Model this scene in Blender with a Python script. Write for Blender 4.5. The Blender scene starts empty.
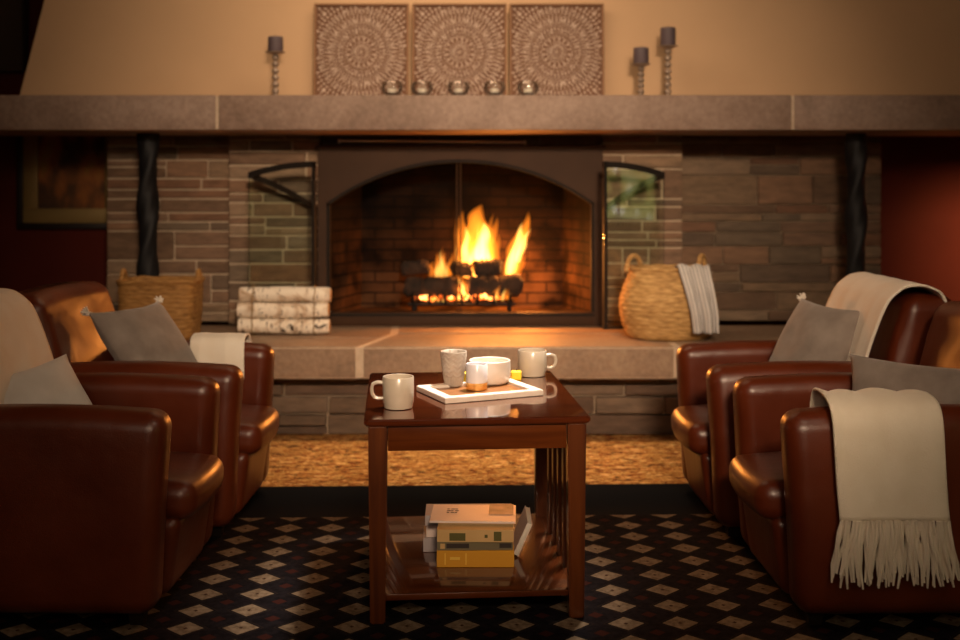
import bpy, bmesh, math, random
from mathutils import Vector, Matrix, Euler, noise
random.seed(11)
PI = math.pi
R = math.radians
scn = bpy.context.scene
COL = scn.collection
F = 1100.0; CH = 1.158; HY = 190.0

def P(px, py, Y):
    """photo pixel at depth Y -> world point (used to take measurements off the photo)"""
    return Vector(((px-480)/F*Y, Y, CH-(py-HY)/F*Y))

# ------------------------------------------------------------------ materials
def nodes(name):
    m = bpy.data.materials.new(name); m.use_nodes = True
    nt = m.node_tree; nt.nodes.clear()
    out = nt.nodes.new('ShaderNodeOutputMaterial')
    return m, nt, out
def N(nt, t, **kw):
    n = nt.nodes.new(t)
    for k, v in kw.items():
        if k.startswith('i_'):
            n.inputs[k[2:].replace('_', ' ')].default_value = v
        else: setattr(n, k, v)
    return n
def L(nt, a, b): nt.links.new(a, b)
def rgba(c): return (c[0], c[1], c[2], 1)
def ramp(nt, fac, stops, interp='LINEAR'):
    r = nt.nodes.new('ShaderNodeValToRGB'); r.color_ramp.interpolation = interp
    e = r.color_ramp.elements
    while len(e) < len(stops): e.new(0.5)
    for i, (p, c) in enumerate(stops):
        e[i].position = p; e[i].color = rgba(c)
    if fac is not None: L(nt, fac, r.inputs[0])
    return r.outputs[0]
def coords(nt, scale=(1,1,1), rot=(0,0,0), kind='Object'):
    tc = nt.nodes.new('ShaderNodeTexCoord'); mp = nt.nodes.new('ShaderNodeMapping')
    mp.inputs['Scale'].default_value = scale; mp.inputs['Rotation'].default_value = rot
    L(nt, tc.outputs[kind], mp.inputs[0]); return mp.outputs[0]
def math_n(nt, op, a, b=None, c=None):
    n = nt.nodes.new('ShaderNodeMath'); n.operation = op
    for i, v in enumerate((a, b, c)):
        if v is None: continue
        if isinstance(v, (int, float)): n.inputs[i].default_value = v
        else: L(nt, v, n.inputs[i])
    return n.outputs[0]
def mixc(nt, fac, a, b, mode='MIX'):
    n = nt.nodes.new('ShaderNodeMix'); n.data_type = 'RGBA'; n.blend_type = mode
    for s, v in ((n.inputs[0], fac), (n.inputs[6], a), (n.inputs[7], b)):
        if isinstance(v, (int, float)): s.default_value = v
        elif isinstance(v, tuple): s.default_value = rgba(v)
        else: L(nt, v, s)
    return n.outputs[2]
def simple(name, c1, c2=None, rough=.6, metal=0, coat=0, scale=8, bump=0, bscale=None, stretch=(1,1,1), spec=.5, sheen=0, coat_rough=.1, emit=None, estr=0):
    m, nt, out = nodes(name)
    b = N(nt, 'ShaderNodeBsdfPrincipled'); L(nt, b.outputs[0], out.inputs[0])
    b.inputs['Roughness'].default_value = rough; b.inputs['Metallic'].default_value = metal
    b.inputs['Coat Weight'].default_value = coat; b.inputs['Coat Roughness'].default_value = coat_rough
    b.inputs['Specular IOR Level'].default_value = spec; b.inputs['Sheen Weight'].default_value = sheen
    co = coords(nt, stretch)
    if c2:
        n = N(nt, 'ShaderNodeTexNoise'); n.inputs['Scale'].default_value = scale; n.inputs['Detail'].default_value = 5
        L(nt, co, n.inputs[0]); L(nt, ramp(nt, n.outputs[0], [(.3, c1), (.7, c2)]), b.inputs['Base Color'])
    else: b.inputs['Base Color'].default_value = rgba(c1)
    if bump:
        n = N(nt, 'ShaderNodeTexNoise'); n.inputs['Scale'].default_value = bscale or scale*4; n.inputs['Detail'].default_value = 4
        L(nt, co, n.inputs[0]); bp = N(nt, 'ShaderNodeBump'); bp.inputs['Strength'].default_value = bump; bp.inputs['Distance'].default_value = .01
        L(nt, n.outputs[0], bp.inputs['Height']); L(nt, bp.outputs[0], b.inputs['Normal'])
    if emit:
        b.inputs['Emission Color'].default_value = rgba(emit); b.inputs['Emission Strength'].default_value = estr
    return m
def glass(name, tint, gl=.08, rough=.02, k=1.0):
    m, nt, out = nodes(name)
    t = N(nt, 'ShaderNodeBsdfTransparent'); t.inputs[0].default_value = rgba(tint)
    g = N(nt, 'ShaderNodeBsdfGlossy'); g.inputs['Roughness'].default_value = rough; g.inputs['Color'].default_value = (1,1,1,1)
    lw = N(nt, 'ShaderNodeFresnel'); lw.inputs[0].default_value = 1.5
    f = math_n(nt, 'ADD', math_n(nt, 'MULTIPLY', lw.outputs[0], k), gl)
    mx = N(nt, 'ShaderNodeMixShader'); L(nt, f, mx.inputs[0]); L(nt, t.outputs[0], mx.inputs[1]); L(nt, g.outputs[0], mx.inputs[2])
    L(nt, mx.outputs[0], out.inputs[0]); return m

def stone_mat(name, mult=1.0):
    m, nt, out = nodes(name)
    b = N(nt, 'ShaderNodeBsdfPrincipled'); L(nt, b.outputs[0], out.inputs[0]); b.inputs['Roughness'].default_value = .75
    b.inputs['Specular IOR Level'].default_value = .3
    at = N(nt, 'ShaderNodeAttribute'); at.attribute_name = 'Col'
    co = coords(nt, (1, 1, 3.5))
    n = N(nt, 'ShaderNodeTexNoise'); n.inputs['Scale'].default_value = 9; n.inputs['Detail'].default_value = 8; n.inputs['Roughness'].default_value = .65; L(nt, co, n.inputs[0])
    v = ramp(nt, n.outputs[0], [(.25, (.55*mult,.55*mult,.55*mult)), (.75, (1.35*mult,1.3*mult,1.25*mult))])
    L(nt, mixc(nt, 1.0, at.outputs[0], v, 'MULTIPLY'), b.inputs['Base Color'])
    bp = N(nt, 'ShaderNodeBump'); bp.inputs['Strength'].default_value = .5; bp.inputs['Distance'].default_value = .01
    L(nt, n.outputs[0], bp.inputs['Height']); L(nt, bp.outputs[0], b.inputs['Normal'])
    return m
def slab_mat(name, a, b_, c):
    m, nt, out = nodes(name)
    b = N(nt, 'ShaderNodeBsdfPrincipled'); L(nt, b.outputs[0], out.inputs[0]); b.inputs['Roughness'].default_value = .62
    co = coords(nt, (1, 1, 1))
    n = N(nt, 'ShaderNodeTexNoise'); n.inputs['Scale'].default_value = 2.6; n.inputs['Detail'].default_value = 9; n.inputs['Roughness'].default_value = .7; n.inputs['Distortion'].default_value = .6; L(nt, co, n.inputs[0])
    n2 = N(nt, 'ShaderNodeTexNoise'); n2.inputs['Scale'].default_value = 45; n2.inputs['Detail'].default_value = 6; L(nt, co, n2.inputs[0])
    f = math_n(nt, 'ADD', math_n(nt, 'MULTIPLY', n.outputs[0], .65), math_n(nt, 'MULTIPLY', n2.outputs[0], .35))
    L(nt, ramp(nt, f, [(.35, a), (.5, b_), (.66, c)]), b.inputs['Base Color'])
    bp = N(nt, 'ShaderNodeBump'); bp.inputs['Strength'].default_value = .55; bp.inputs['Distance'].default_value = .012
    L(nt, f, bp.inputs['Height']); L(nt, bp.outputs[0], b.inputs['Normal'])
    return m
def wood_mat(name, a, b_, rough=.3, coat=.4, axis=0, coat_rough=.08):
    m, nt, out = nodes(name)
    b = N(nt, 'ShaderNodeBsdfPrincipled'); L(nt, b.outputs[0], out.inputs[0]); b.inputs['Roughness'].default_value = rough
    b.inputs['Coat Weight'].default_value = coat; b.inputs['Coat Roughness'].default_value = coat_rough
    s = [18, 18, 18]; s[axis] = 1.2
    co = coords(nt, tuple(s))
    n = N(nt, 'ShaderNodeTexNoise'); n.inputs['Scale'].default_value = 1.6; n.inputs['Detail'].default_value = 7; n.inputs['Distortion'].default_value = .8; L(nt, co, n.inputs[0])
    L(nt, ramp(nt, n.outputs[0], [(.3, a), (.7, b_)]), b.inputs['Base Color'])
    return m
def leather_mat():
    m, nt, out = nodes('leather')
    b = N(nt, 'ShaderNodeBsdfPrincipled'); L(nt, b.outputs[0], out.inputs[0])
    co = coords(nt)
    n = N(nt, 'ShaderNodeTexNoise'); n.inputs['Scale'].default_value = 3.5; n.inputs['Detail'].default_value = 6; L(nt, co, n.inputs[0])
    L(nt, ramp(nt, n.outputs[0], [(.3, (.075,.011,.002)), (.72, (.155,.026,.0045))]), b.inputs['Base Color'])
    L(nt, ramp(nt, n.outputs[0], [(.3, (.33,)*3), (.7, (.46,)*3)]), b.inputs['Roughness'])
    b.inputs['Specular IOR Level'].default_value = .55
    b.inputs['Coat Weight'].default_value = .18; b.inputs['Coat Roughness'].default_value = .3
    v = N(nt, 'ShaderNodeTexVoronoi'); v.inputs['Scale'].default_value = 260; L(nt, co, v.inputs[0])
    n3 = N(nt, 'ShaderNodeTexNoise'); n3.inputs['Scale'].default_value = 9; n3.inputs['Detail'].default_value = 2; L(nt, co, n3.inputs[0])
    h = math_n(nt, 'ADD', math_n(nt, 'MULTIPLY', v.outputs[0], .06), n3.outputs[0])
    bp = N(nt, 'ShaderNodeBump'); bp.inputs['Strength'].default_value = .22; bp.inputs['Distance'].default_value = .02
    L(nt, h, bp.inputs['Height']); L(nt, bp.outputs[0], b.inputs['Normal'])
    return m
def fabric_mat(name, c1, c2, sc=420, bump=.35, stripes=None):
    m, nt, out = nodes(name)
    b = N(nt, 'ShaderNodeBsdfPrincipled'); L(nt, b.outputs[0], out.inputs[0]); b.inputs['Roughness'].default_value = .95
    b.inputs['Specular IOR Level'].default_value = .1; b.inputs['Sheen Weight'].default_value = .25
    co = coords(nt)
    n = N(nt, 'ShaderNodeTexNoise'); n.inputs['Scale'].default_value = 14; n.inputs['Detail'].default_value = 8; L(nt, co, n.inputs[0])
    n2 = N(nt, 'ShaderNodeTexNoise'); n2.inputs['Scale'].default_value = sc; n2.inputs['Detail'].default_value = 2; L(nt, co, n2.inputs[0])
    col = ramp(nt, n.outputs[0], [(.3, c1), (.7, c2)])
    if stripes:
        tc = nt.nodes.new('ShaderNodeTexCoord'); sx = nt.nodes.new('ShaderNodeSeparateXYZ'); L(nt, tc.outputs['UV'], sx.inputs[0])
        w = math_n(nt, 'FRACT', math_n(nt, 'MULTIPLY', sx.outputs[0], stripes[0]))
        s = math_n(nt, 'LESS_THAN', w, .34)
        col = mixc(nt, s, col, stripes[1])
    L(nt, col, b.inputs['Base Color'])
    bp = N(nt, 'ShaderNodeBump'); bp.inputs['Strength'].default_value = bump; bp.inputs['Distance'].default_value = .003
    L(nt, n2.outputs[0], bp.inputs['Height']); L(nt, bp.outputs[0], b.inputs['Normal'])
    return m

M = {}
M['leather'] = leather_mat()
M['dark_leg'] = simple('dark_leg', (.012,.007,.005), rough=.4)
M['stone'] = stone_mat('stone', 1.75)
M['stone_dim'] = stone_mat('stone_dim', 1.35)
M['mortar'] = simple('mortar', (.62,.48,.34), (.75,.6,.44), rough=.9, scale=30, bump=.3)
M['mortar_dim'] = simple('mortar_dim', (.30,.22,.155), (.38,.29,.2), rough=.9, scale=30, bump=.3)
M['mantel'] = slab_mat('mantel', (.19,.125,.095), (.27,.185,.145), (.36,.26,.21))
M['hearth_top'] = slab_mat('hearth_top', (.20,.13,.085), (.29,.19,.125), (.37,.26,.17))
M['joint'] = simple('joint', (.62,.50,.38), (.5,.39,.29), rough=.9, scale=40, bump=.2)
M['hood'] = simple('hood_plaster', (.62,.415,.255), (.66,.445,.275), rough=.85, scale=3, bump=.05, bscale=60, spec=.2)
M['red_wall'] = simple('red_wall', (.085,.012,.006), (.10,.014,.007), rough=.8, scale=4, spec=.2)
M['brown_wall'] = simple('brown_soffit', (.05,.03,.015), (.06,.036,.018), rough=.8, scale=2)
M['wainscot'] = simple('wainscot', (.22,.17,.10), (.27,.21,.13), rough=.8, scale=6)
M['ceiling'] = simple('ceiling_paint', (.3,.2,.12), rough=.9)
M['insert'] = simple('bronze_metal', (.040,.018,.008), (.055,.025,.011), rough=.65, metal=0, scale=4, spec=.25)
M['black'] = simple('black_iron', (.008,.008,.010), (.015,.015,.018), rough=.6, metal=.3, scale=8, bump=.2, bscale=25)
M['door_iron'] = simple('door_iron', (.012,.008,.006), rough=.7, metal=0, spec=.2)
M['steel'] = simple('steel', (.85,.75,.66), rough=.45, metal=.5)
M['glass_door'] = glass('door_glass', (.965,.985,.965), .0, .02, .8)
M['clear'] = glass('clear_glass', (.985,.98,.97), .03, .02, .8)
M['ceramic'] = simple('mug_glaze', (.56,.48,.385), (.61,.53,.43), rough=.28, scale=20, coat=.3)
M['ceramic_rim'] = simple('white_glaze', (.66,.60,.54), rough=.3, coat=.2)
M['ceramic_grey'] = simple('grey_glaze', (.36,.30,.25), (.46,.40,.335), rough=.4, scale=30)
M['white_cup'] = simple('white_porcelain', (.66,.65,.70), rough=.3, coat=.3)
M['gold'] = simple('gold_foil', (.95,.62,.22), rough=.25, metal=1)
M['wax'] = simple('wax', (.85,.80,.70), rough=.5)
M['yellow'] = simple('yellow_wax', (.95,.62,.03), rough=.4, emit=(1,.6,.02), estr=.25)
M['tray_white'] = simple('tray_white', (.66,.58,.50), (.76,.69,.62), rough=.5, scale=25)
M['tray_wood'] = wood_mat('tray_wood', (.20,.075,.02), (.30,.12,.035), rough=.35, coat=.3)
M['table'] = wood_mat('table_wood', (.062,.013,.003), (.13,.031,.006), rough=.22, coat=.8, axis=0, coat_rough=.04)
M['table_leg'] = wood_mat('table_leg_wood', (.060,.013,.003), (.135,.034,.006), rough=.32, coat=.45, axis=2)
M['table_top'] = wood_mat('table_top_wood', (.050,.009,.003), (.105,.021,.005), rough=.16, coat=1, axis=0, coat_rough=.03)
M['cream'] = fabric_mat('cream_wool', (.82,.72,.57), (.88,.79,.65), bump=.6, sc=300)
M['cream_light'] = fabric_mat('pale_cream_wool', (.86,.77,.64), (.90,.83,.72), bump=.5)
M['grey_pillow'] = fabric_mat('grey_linen', (.23,.19,.165), (.32,.27,.235))
M['light_pillow'] = fabric_mat('light_grey_linen', (.68,.65,.61), (.78,.75,.71))
M['stripe'] = fabric_mat('striped_cotton', (.60,.57,.55), (.70,.67,.65), stripes=(9, (.34,.33,.35)))
M['tassel'] = simple('tassel_yarn', (.80,.74,.66), rough=.95)
M['panel_back'] = simple('panel_board', (.13,.052,.024), (.18,.08,.038), rough=.7, scale=12)
M['panel_frame'] = simple('panel_frame', (.26,.13,.06), (.33,.17,.085), rough=.6, scale=10, stretch=(1,1,6))
M['carving'] = simple('whitewashed_carving', (.42,.29,.22), (.72,.57,.48), rough=.8, scale=30)
M['candle'] = simple('mauve_wax', (.10,.072,.085), (.13,.095,.11), rough=.6, scale=8)
M['candle_metal'] = simple('antique_silver', (.42,.33,.27), rough=.45, metal=.6)
M['frame_black'] = simple('frame_black', (.012,.006,.005), rough=.5)
M['frame_gold'] = simple('frame_gold', (.34,.24,.09), (.28,.19,.065), rough=.5, metal=.3, scale=5)
M['twine'] = simple('twine', (.30,.19,.08), rough=.9)
M['charred'] = simple('charred_wood', (.012,.008,.006), (.05,.025,.014), rough=.95, scale=14, bump=1, bscale=30)
M['grate'] = simple('grate_iron', (.01,.008,.008), rough=.6, metal=.4)
M['gravel'] = simple('ash', (.05,.04,.035), (.1,.08,.07), rough=1, scale=20)

def basket_mat(name, c1, c2, c3):
    m, nt, out = nodes(name)
    b = N(nt, 'ShaderNodeBsdfPrincipled'); L(nt, b.outputs[0], out.inputs[0]); b.inputs['Roughness'].default_value = .75
    co = coords(nt, (1,1,5))
    n = N(nt, 'ShaderNodeTexNoise'); n.inputs['Scale'].default_value = 22; n.inputs['Detail'].default_value = 5; L(nt, co, n.inputs[0])
    L(nt, ramp(nt, n.outputs[0], [(.3, c1), (.5, c2), (.7, c3)]), b.inputs['Base Color'])
    return m
M['basket'] = basket_mat('seagrass', (.30,.16,.05), (.50,.29,.10), (.66,.42,.17))
M['basket_dark'] = basket_mat('rattan', (.22,.10,.025), (.38,.19,.05), (.50,.27,.09))

def birch_mat():
    m, nt, out = nodes('birch_bark')
    b = N(nt, 'ShaderNodeBsdfPrincipled'); L(nt, b.outputs[0], out.inputs[0]); b.inputs['Roughness'].default_value = .8
    co = coords(nt, (9, 2.2, 2.2)); co2 = coords(nt, (1.0,1,1))
    n = N(nt, 'ShaderNodeTexNoise'); n.inputs['Scale'].default_value = 9; n.inputs['Detail'].default_value = 4; L(nt, co, n.inputs[0])
    n2 = N(nt, 'ShaderNodeTexNoise'); n2.inputs['Scale'].default_value = 9; n2.inputs['Detail'].default_value = 5; n2.inputs['Distortion'].default_value = 1.2; L(nt, co2, n2.inputs[0])
    base = ramp(nt, n2.outputs[0], [(.3, (.30,.16,.08)), (.40, (.62,.48,.35)), (.52, (.88,.79,.67))])
    dash = ramp(nt, n.outputs[0], [(.33, (.12,.07,.045)), (.40, (1,1,1))])
    c = mixc(nt, 1.0, base, dash, 'MULTIPLY')
    n4 = N(nt, 'ShaderNodeTexNoise'); n4.inputs['Scale'].default_value = 13; n4.inputs['Detail'].default_value = 3; n4.inputs['Distortion'].default_value = 2; L(nt, co2, n4.inputs[0])
    blot = ramp(nt, n4.outputs[0], [(.36, (.05,.035,.025)), (.40, (1,1,1))])
    L(nt, mixc(nt, 1.0, c, blot, 'MULTIPLY'), b.inputs['Base Color'])
    bp = N(nt, 'ShaderNodeBump'); bp.inputs['Strength'].default_value = .3; bp.inputs['Distance'].default_value = .01
    L(nt, n2.outputs[0], bp.inputs['Height']); L(nt, bp.outputs[0], b.inputs['Normal'])
    return m
M['birch'] = birch_mat()
M['birch_end'] = simple('birch_end', (.45,.28,.13), (.62,.42,.22), rough=.8, scale=30)

def firebrick_mat():
    m, nt, out = nodes('firebrick')
    b = N(nt, 'ShaderNodeBsdfPrincipled'); b.inputs['Specular IOR Level'].default_value = .1; L(nt, b.outputs[0], out.inputs[0]); b.inputs['Roughness'].default_value = .85
    tc = nt.nodes.new('ShaderNodeTexCoord'); s = nt.nodes.new('ShaderNodeSeparateXYZ'); L(nt, tc.outputs['Object'], s.inputs[0])
    cb = nt.nodes.new('ShaderNodeCombineXYZ')
    L(nt, math_n(nt, 'ADD', s.outputs[0], math_n(nt, 'MULTIPLY', s.outputs[1], .9)), cb.inputs[0]); L(nt, s.outputs[2], cb.inputs[1])
    br = N(nt, 'ShaderNodeTexBrick'); L(nt, cb.outputs[0], br.inputs[0])
    br.inputs['Scale'].default_value = 1; br.inputs['Brick Width'].default_value = .22; br.inputs['Row Height'].default_value = .062; br.inputs['Mortar Size'].default_value = .005
    br.inputs['Color1'].default_value = (.34,.20,.11,1); br.inputs['Color2'].default_value = (.24,.13,.07,1); br.inputs['Mortar'].default_value = (.06,.04,.03,1)
    n = N(nt, 'ShaderNodeTexNoise'); n.inputs['Scale'].default_value = 5; n.inputs['Detail'].default_value = 7; L(nt, tc.outputs['Object'], n.inputs[0])
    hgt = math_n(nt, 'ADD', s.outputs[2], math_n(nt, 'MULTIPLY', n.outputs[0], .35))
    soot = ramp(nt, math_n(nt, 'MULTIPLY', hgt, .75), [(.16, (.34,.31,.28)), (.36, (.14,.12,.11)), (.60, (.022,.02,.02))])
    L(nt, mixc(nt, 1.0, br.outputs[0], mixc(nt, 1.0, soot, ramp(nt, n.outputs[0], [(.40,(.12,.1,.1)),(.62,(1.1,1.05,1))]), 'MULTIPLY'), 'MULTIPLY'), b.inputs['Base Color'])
    bp = N(nt, 'ShaderNodeBump'); bp.inputs['Strength'].default_value = .6; bp.inputs['Distance'].default_value = .01
    L(nt, math_n(nt, 'SUBTRACT', 1, br.outputs['Fac']), bp.inputs['Height']); L(nt, bp.outputs[0], b.inputs['Normal'])
    return m
M['firebrick'] = firebrick_mat()

def floor_mat():
    m, nt, out = nodes('gold_fleck_carpet')
    b = N(nt, 'ShaderNodeBsdfPrincipled'); L(nt, b.outputs[0], out.inputs[0]); b.inputs['Roughness'].default_value = 1; b.inputs['Specular IOR Level'].default_value = .1
    co = coords(nt, (.8,1.7,1))
    v = N(nt, 'ShaderNodeTexVoronoi'); v.inputs['Scale'].default_value = 36; v.inputs['Randomness'].default_value = 1; L(nt, co, v.inputs[0])
    n = N(nt, 'ShaderNodeTexNoise'); n.inputs['Scale'].default_value = 32; n.inputs['Detail'].default_value = 5; n.inputs['Distortion'].default_value = 1.5; L(nt, co, n.inputs[0])
    s = nt.nodes.new('ShaderNodeSeparateColor'); L(nt, v.outputs['Color'], s.inputs[0])
    f = math_n(nt, 'ADD', math_n(nt, 'MULTIPLY', s.outputs[0], .4), math_n(nt, 'MULTIPLY', n.outputs[0], .6))
    L(nt, ramp(nt, f, [(.26,(.05,.04,.015)), (.36,(.28,.07,.015)), (.43,(.46,.22,.06)), (.52,(.70,.39,.13)), (.57,(.12,.05,.018)), (.64,(.60,.24,.06)), (.75,(.85,.58,.26))]), b.inputs['Base Color'])
    return m
M['floor'] = floor_mat()

def rug_mat():
    m, nt, out = nodes('diamond_rug')
    b = N(nt, 'ShaderNodeBsdfPrincipled'); L(nt, b.outputs[0], out.inputs[0]); b.inputs['Roughness'].default_value = 1; b.inputs['Specular IOR Level'].default_value = .05
    tc = nt.nodes.new('ShaderNodeTexCoord'); s = nt.nodes.new('ShaderNodeSeparateXYZ'); L(nt, tc.outputs['Object'], s.inputs[0])
    cx, cy = .145, .1215
    def diamond(ox, oy, sx, sy):
        u = math_n(nt, 'ABSOLUTE', math_n(nt, 'SUBTRACT', math_n(nt, 'FRACT', math_n(nt, 'ADD', math_n(nt, 'DIVIDE', s.outputs[0], cx), ox)), .5))
        v = math_n(nt, 'ABSOLUTE', math_n(nt, 'SUBTRACT', math_n(nt, 'FRACT', math_n(nt, 'ADD', math_n(nt, 'DIVIDE', s.outputs[1], cy), oy)), .5))
        return math_n(nt, 'ADD', math_n(nt, 'DIVIDE', u, sx), math_n(nt, 'DIVIDE', v, sy))
    d1 = diamond(.5, .5, .335, .37); d2 = diamond(0, 0, .15, .17)
    n = N(nt, 'ShaderNodeTexNoise'); n.inputs['Scale'].default_value = 60; n.inputs['Detail'].default_value = 3; L(nt, tc.outputs['Object'], n.inputs[0])
    base = ramp(nt, n.outputs[0], [(.4, (.005,.0045,.006)), (.6, (.011,.009,.011))])
    # tan diamonds ring + small dark centre
    c2 = mixc(nt, math_n(nt, 'LESS_THAN', d2, 1), base, (.035,.010,.008))
    grid = math_n(nt, 'LESS_THAN', math_n(nt, 'ABSOLUTE', math_n(nt, 'SUBTRACT', d1, 1.22)), .05)
    c2 = mixc(nt, grid, c2, (.020,.014,.012))
    tan = ramp(nt, n.outputs[0], [(.35, (.14,.095,.058)), (.65, (.25,.18,.117))])
    c3 = mixc(nt, math_n(nt, 'LESS_THAN', d1, 1), c2, tan)
    c4 = mixc(nt, math_n(nt, 'LESS_THAN', d1, .14), c3, (.05,.02,.012))
    # plain border: beyond the pattern edge
    inb = math_n(nt, 'LESS_THAN', s.outputs[1], 0.0)
    c5 = mixc(nt, inb, (.010,.010,.012), c4)
    L(nt, c5, b.inputs['Base Color'])
    return m
M['rug'] = rug_mat()

def painting_mat():
    m, nt, out = nodes('painting_canvas')
    b = N(nt, 'ShaderNodeBsdfPrincipled'); L(nt, b.outputs[0], out.inputs[0]); b.inputs['Roughness'].default_value = .5
    n = N(nt, 'ShaderNodeTexNoise'); n.inputs['Scale'].default_value = 6; n.inputs['Detail'].default_value = 3; L(nt, coords(nt, (1,1,.6)), n.inputs[0])
    L(nt, ramp(nt, n.outputs[0], [(.3,(.015,.012,.012)), (.45,(.10,.04,.012)), (.56,(.30,.10,.02)), (.68,(.30,.22,.03))]), b.inputs['Base Color'])
    return m
M['painting'] = painting_mat()

def flame_mat(name, col, st):
    m, nt, out = nodes(name)
    e = N(nt, 'ShaderNodeEmission'); e.inputs[0].default_value = rgba(col); e.inputs[1].default_value = st
    L(nt, e.outputs[0], out.inputs['Volume']); return m
M['flame_out'] = flame_mat('flame_orange', (1,.23,.014), 24)
M['flame_in'] = flame_mat('flame_yellow', (1,.52,.10), 90)
def ember_mat():
    m, nt, out = nodes('embers')
    b = N(nt, 'ShaderNodeBsdfPrincipled'); L(nt, b.outputs[0], out.inputs[0]); b.inputs['Base Color'].default_value = (.02,.012,.01,1); b.inputs['Roughness'].default_value = 1
    n = N(nt, 'ShaderNodeTexNoise'); n.inputs['Scale'].default_value = 22; n.inputs['Detail'].default_value = 3; L(nt, coords(nt), n.inputs[0])
    L(nt, ramp(nt, n.outputs[0], [(.42,(0,0,0)), (.52,(.9,.12,.01)), (.62,(1,.5,.12))]), b.inputs['Emission Color']); b.inputs['Emission Strength'].default_value = 5
    return m
M['ember'] = ember_mat()

# ------------------------------------------------------------------ mesh helpers
class MB:
    def __init__(s): s.bm = bmesh.new(); s.cl = s.bm.loops.layers.float_color.new('Col')
    def merge(s, tmp, mat=None, color=None):
        me = bpy.data.meshes.new('t'); 
        if mat is not None: bmesh.ops.transform(tmp, matrix=mat, verts=tmp.verts)
        bmesh.ops.recalc_face_normals(tmp, faces=tmp.faces)
        tmp.to_mesh(me); tmp.free()
        n0 = len(s.bm.faces); s.bm.from_mesh(me); bpy.data.meshes.remove(me)
        if color is not None:
            s.bm.faces.ensure_lookup_table()
            for f in s.bm.faces[n0:]:
                for l in f.loops: l[s.cl] = rgba(color)
    def box(s, c, size, rot=(0,0,0), bevel=0, seg=2, color=None):
        t = bmesh.new(); bmesh.ops.create_cube(t, size=1)
        bmesh.ops.scale(t, vec=size, verts=t.verts)
        if bevel: bmesh.ops.bevel(t, geom=list(t.edges), offset=bevel, segments=seg, profile=.5, affect='EDGES')
        s.merge(t, Matrix.Translation(c) @ Euler(rot).to_matrix().to_4x4(), color)
    def span(s, a, b, bevel=0, seg=2, color=None):
        a, b = Vector(a), Vector(b); d = b-a
        s.box((a+b)/2, (abs(d.x), abs(d.y), abs(d.z)), bevel=bevel, seg=seg, color=color)
    def lathe(s, prof, n=32, mat=None, fn=None):
        t = bmesh.new(); rings = []
        for r, z in prof:
            if r < 1e-5: rings.append([t.verts.new((0,0,z))])
            else: rings.append([t.verts.new((r*math.cos(2*PI*i/n), r*math.sin(2*PI*i/n), z)) for i in range(n)])
        for a, b in zip(rings, rings[1:]):
            for i in range(n):
                j = (i+1) % n
                vs = [a[i % len(a)], a[j % len(a)], b[j % len(b)], b[i % len(b)]]
                u = []
                for v in vs:
                    if v not in u: u.append(v)
                if len(u) > 2: t.faces.new(u)
        if fn:
            for v in t.verts: v.co = fn(v.co)
        s.merge(t, mat)
    def tube(s, pts, rad, n=10, cap=True, closed=False):
        pts = [Vector(p) for p in pts]; t = bmesh.new(); rings = []
        rr = rad if isinstance(rad, (list, tuple)) else [rad]*len(pts)
        up = None
        for i, p in enumerate(pts):
            if closed: d = pts[(i+1) % len(pts)]-pts[i-1]
            else: d = pts[min(i+1, len(pts)-1)]-pts[max(i-1, 0)]
            d.normalize()
            if up is None: up = Vector((0,0,1)) if abs(d.z) < .9 else Vector((1,0,0))
            x = d.cross(up).normalized(); up = x.cross(d).normalized()
            rings.append([t.verts.new(p+(x*math.cos(2*PI*k/n)+up*math.sin(2*PI*k/n))*rr[i]) for k in range(n)])
        m = len(rings)
        for i in range(m if closed else m-1):
            a, b = rings[i], rings[(i+1) % m]
            for k in range(n): t.faces.new((a[k], a[(k+1) % n], b[(k+1) % n], b[k]))
        if cap and not closed: t.faces.new(rings[0][::-1]); t.faces.new(rings[-1])
        s.merge(t)
    def rbox(s, h, r, fn=None, mat=None, m=8, k=4):
        """rounded box of half sizes h, radius r, with inner subdivisions so it can be bent by fn"""
        t = bmesh.new()
        def ax(hh):
            rr = min(r, hh*.999); a = [-hh+rr*i/k for i in range(k)]; c = [-(hh-rr)+2*(hh-rr)*i/m for i in range(m+1)]
            return a+c+[-x for x in reversed(a)]
        A = [ax(x) for x in h]
        for d in range(3):
            u, v = (d+1) % 3, (d+2) % 3
            for sg in (-1, 1):
                g = []
                for a in A[u]:
                    row = []
                    for b in A[v]:
                        q = [0,0,0]; q[d] = sg*h[d]; q[u] = a; q[v] = b
                        inn = Vector([max(-(h[i]-min(r,h[i]*.999)), min(h[i]-min(r,h[i]*.999), q[i])) for i in range(3)])
                        w = Vector(q)-inn
                        if w.length > 1e-9: w = w.normalized()*min(r, w.length if False else r)
                        row.append(t.verts.new(inn+w))
                    g.append(row)
                for i in range(len(g)-1):
                    for j in range(len(g[0])-1): t.faces.new((g[i][j], g[i+1][j], g[i+1][j+1], g[i][j+1]))
        bmesh.ops.remove_doubles(t, verts=t.verts, dist=1e-5)
        if fn:
            for v in t.verts: v.co = fn(v.co.copy())
        s.merge(t, mat)
    def prism(s, poly, z0, z1, mat=None):
        t = bmesh.new(); a = [t.verts.new((x, y, z0)) for x, y in poly]; b = [t.verts.new((x, y, z1)) for x, y in poly]
        n = len(poly)
        t.faces.new(a[::-1]); t.faces.new(b)
        for i in range(n): t.faces.new((a[i], a[(i+1) % n], b[(i+1) % n], b[i]))
        s.merge(t, mat)
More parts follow.
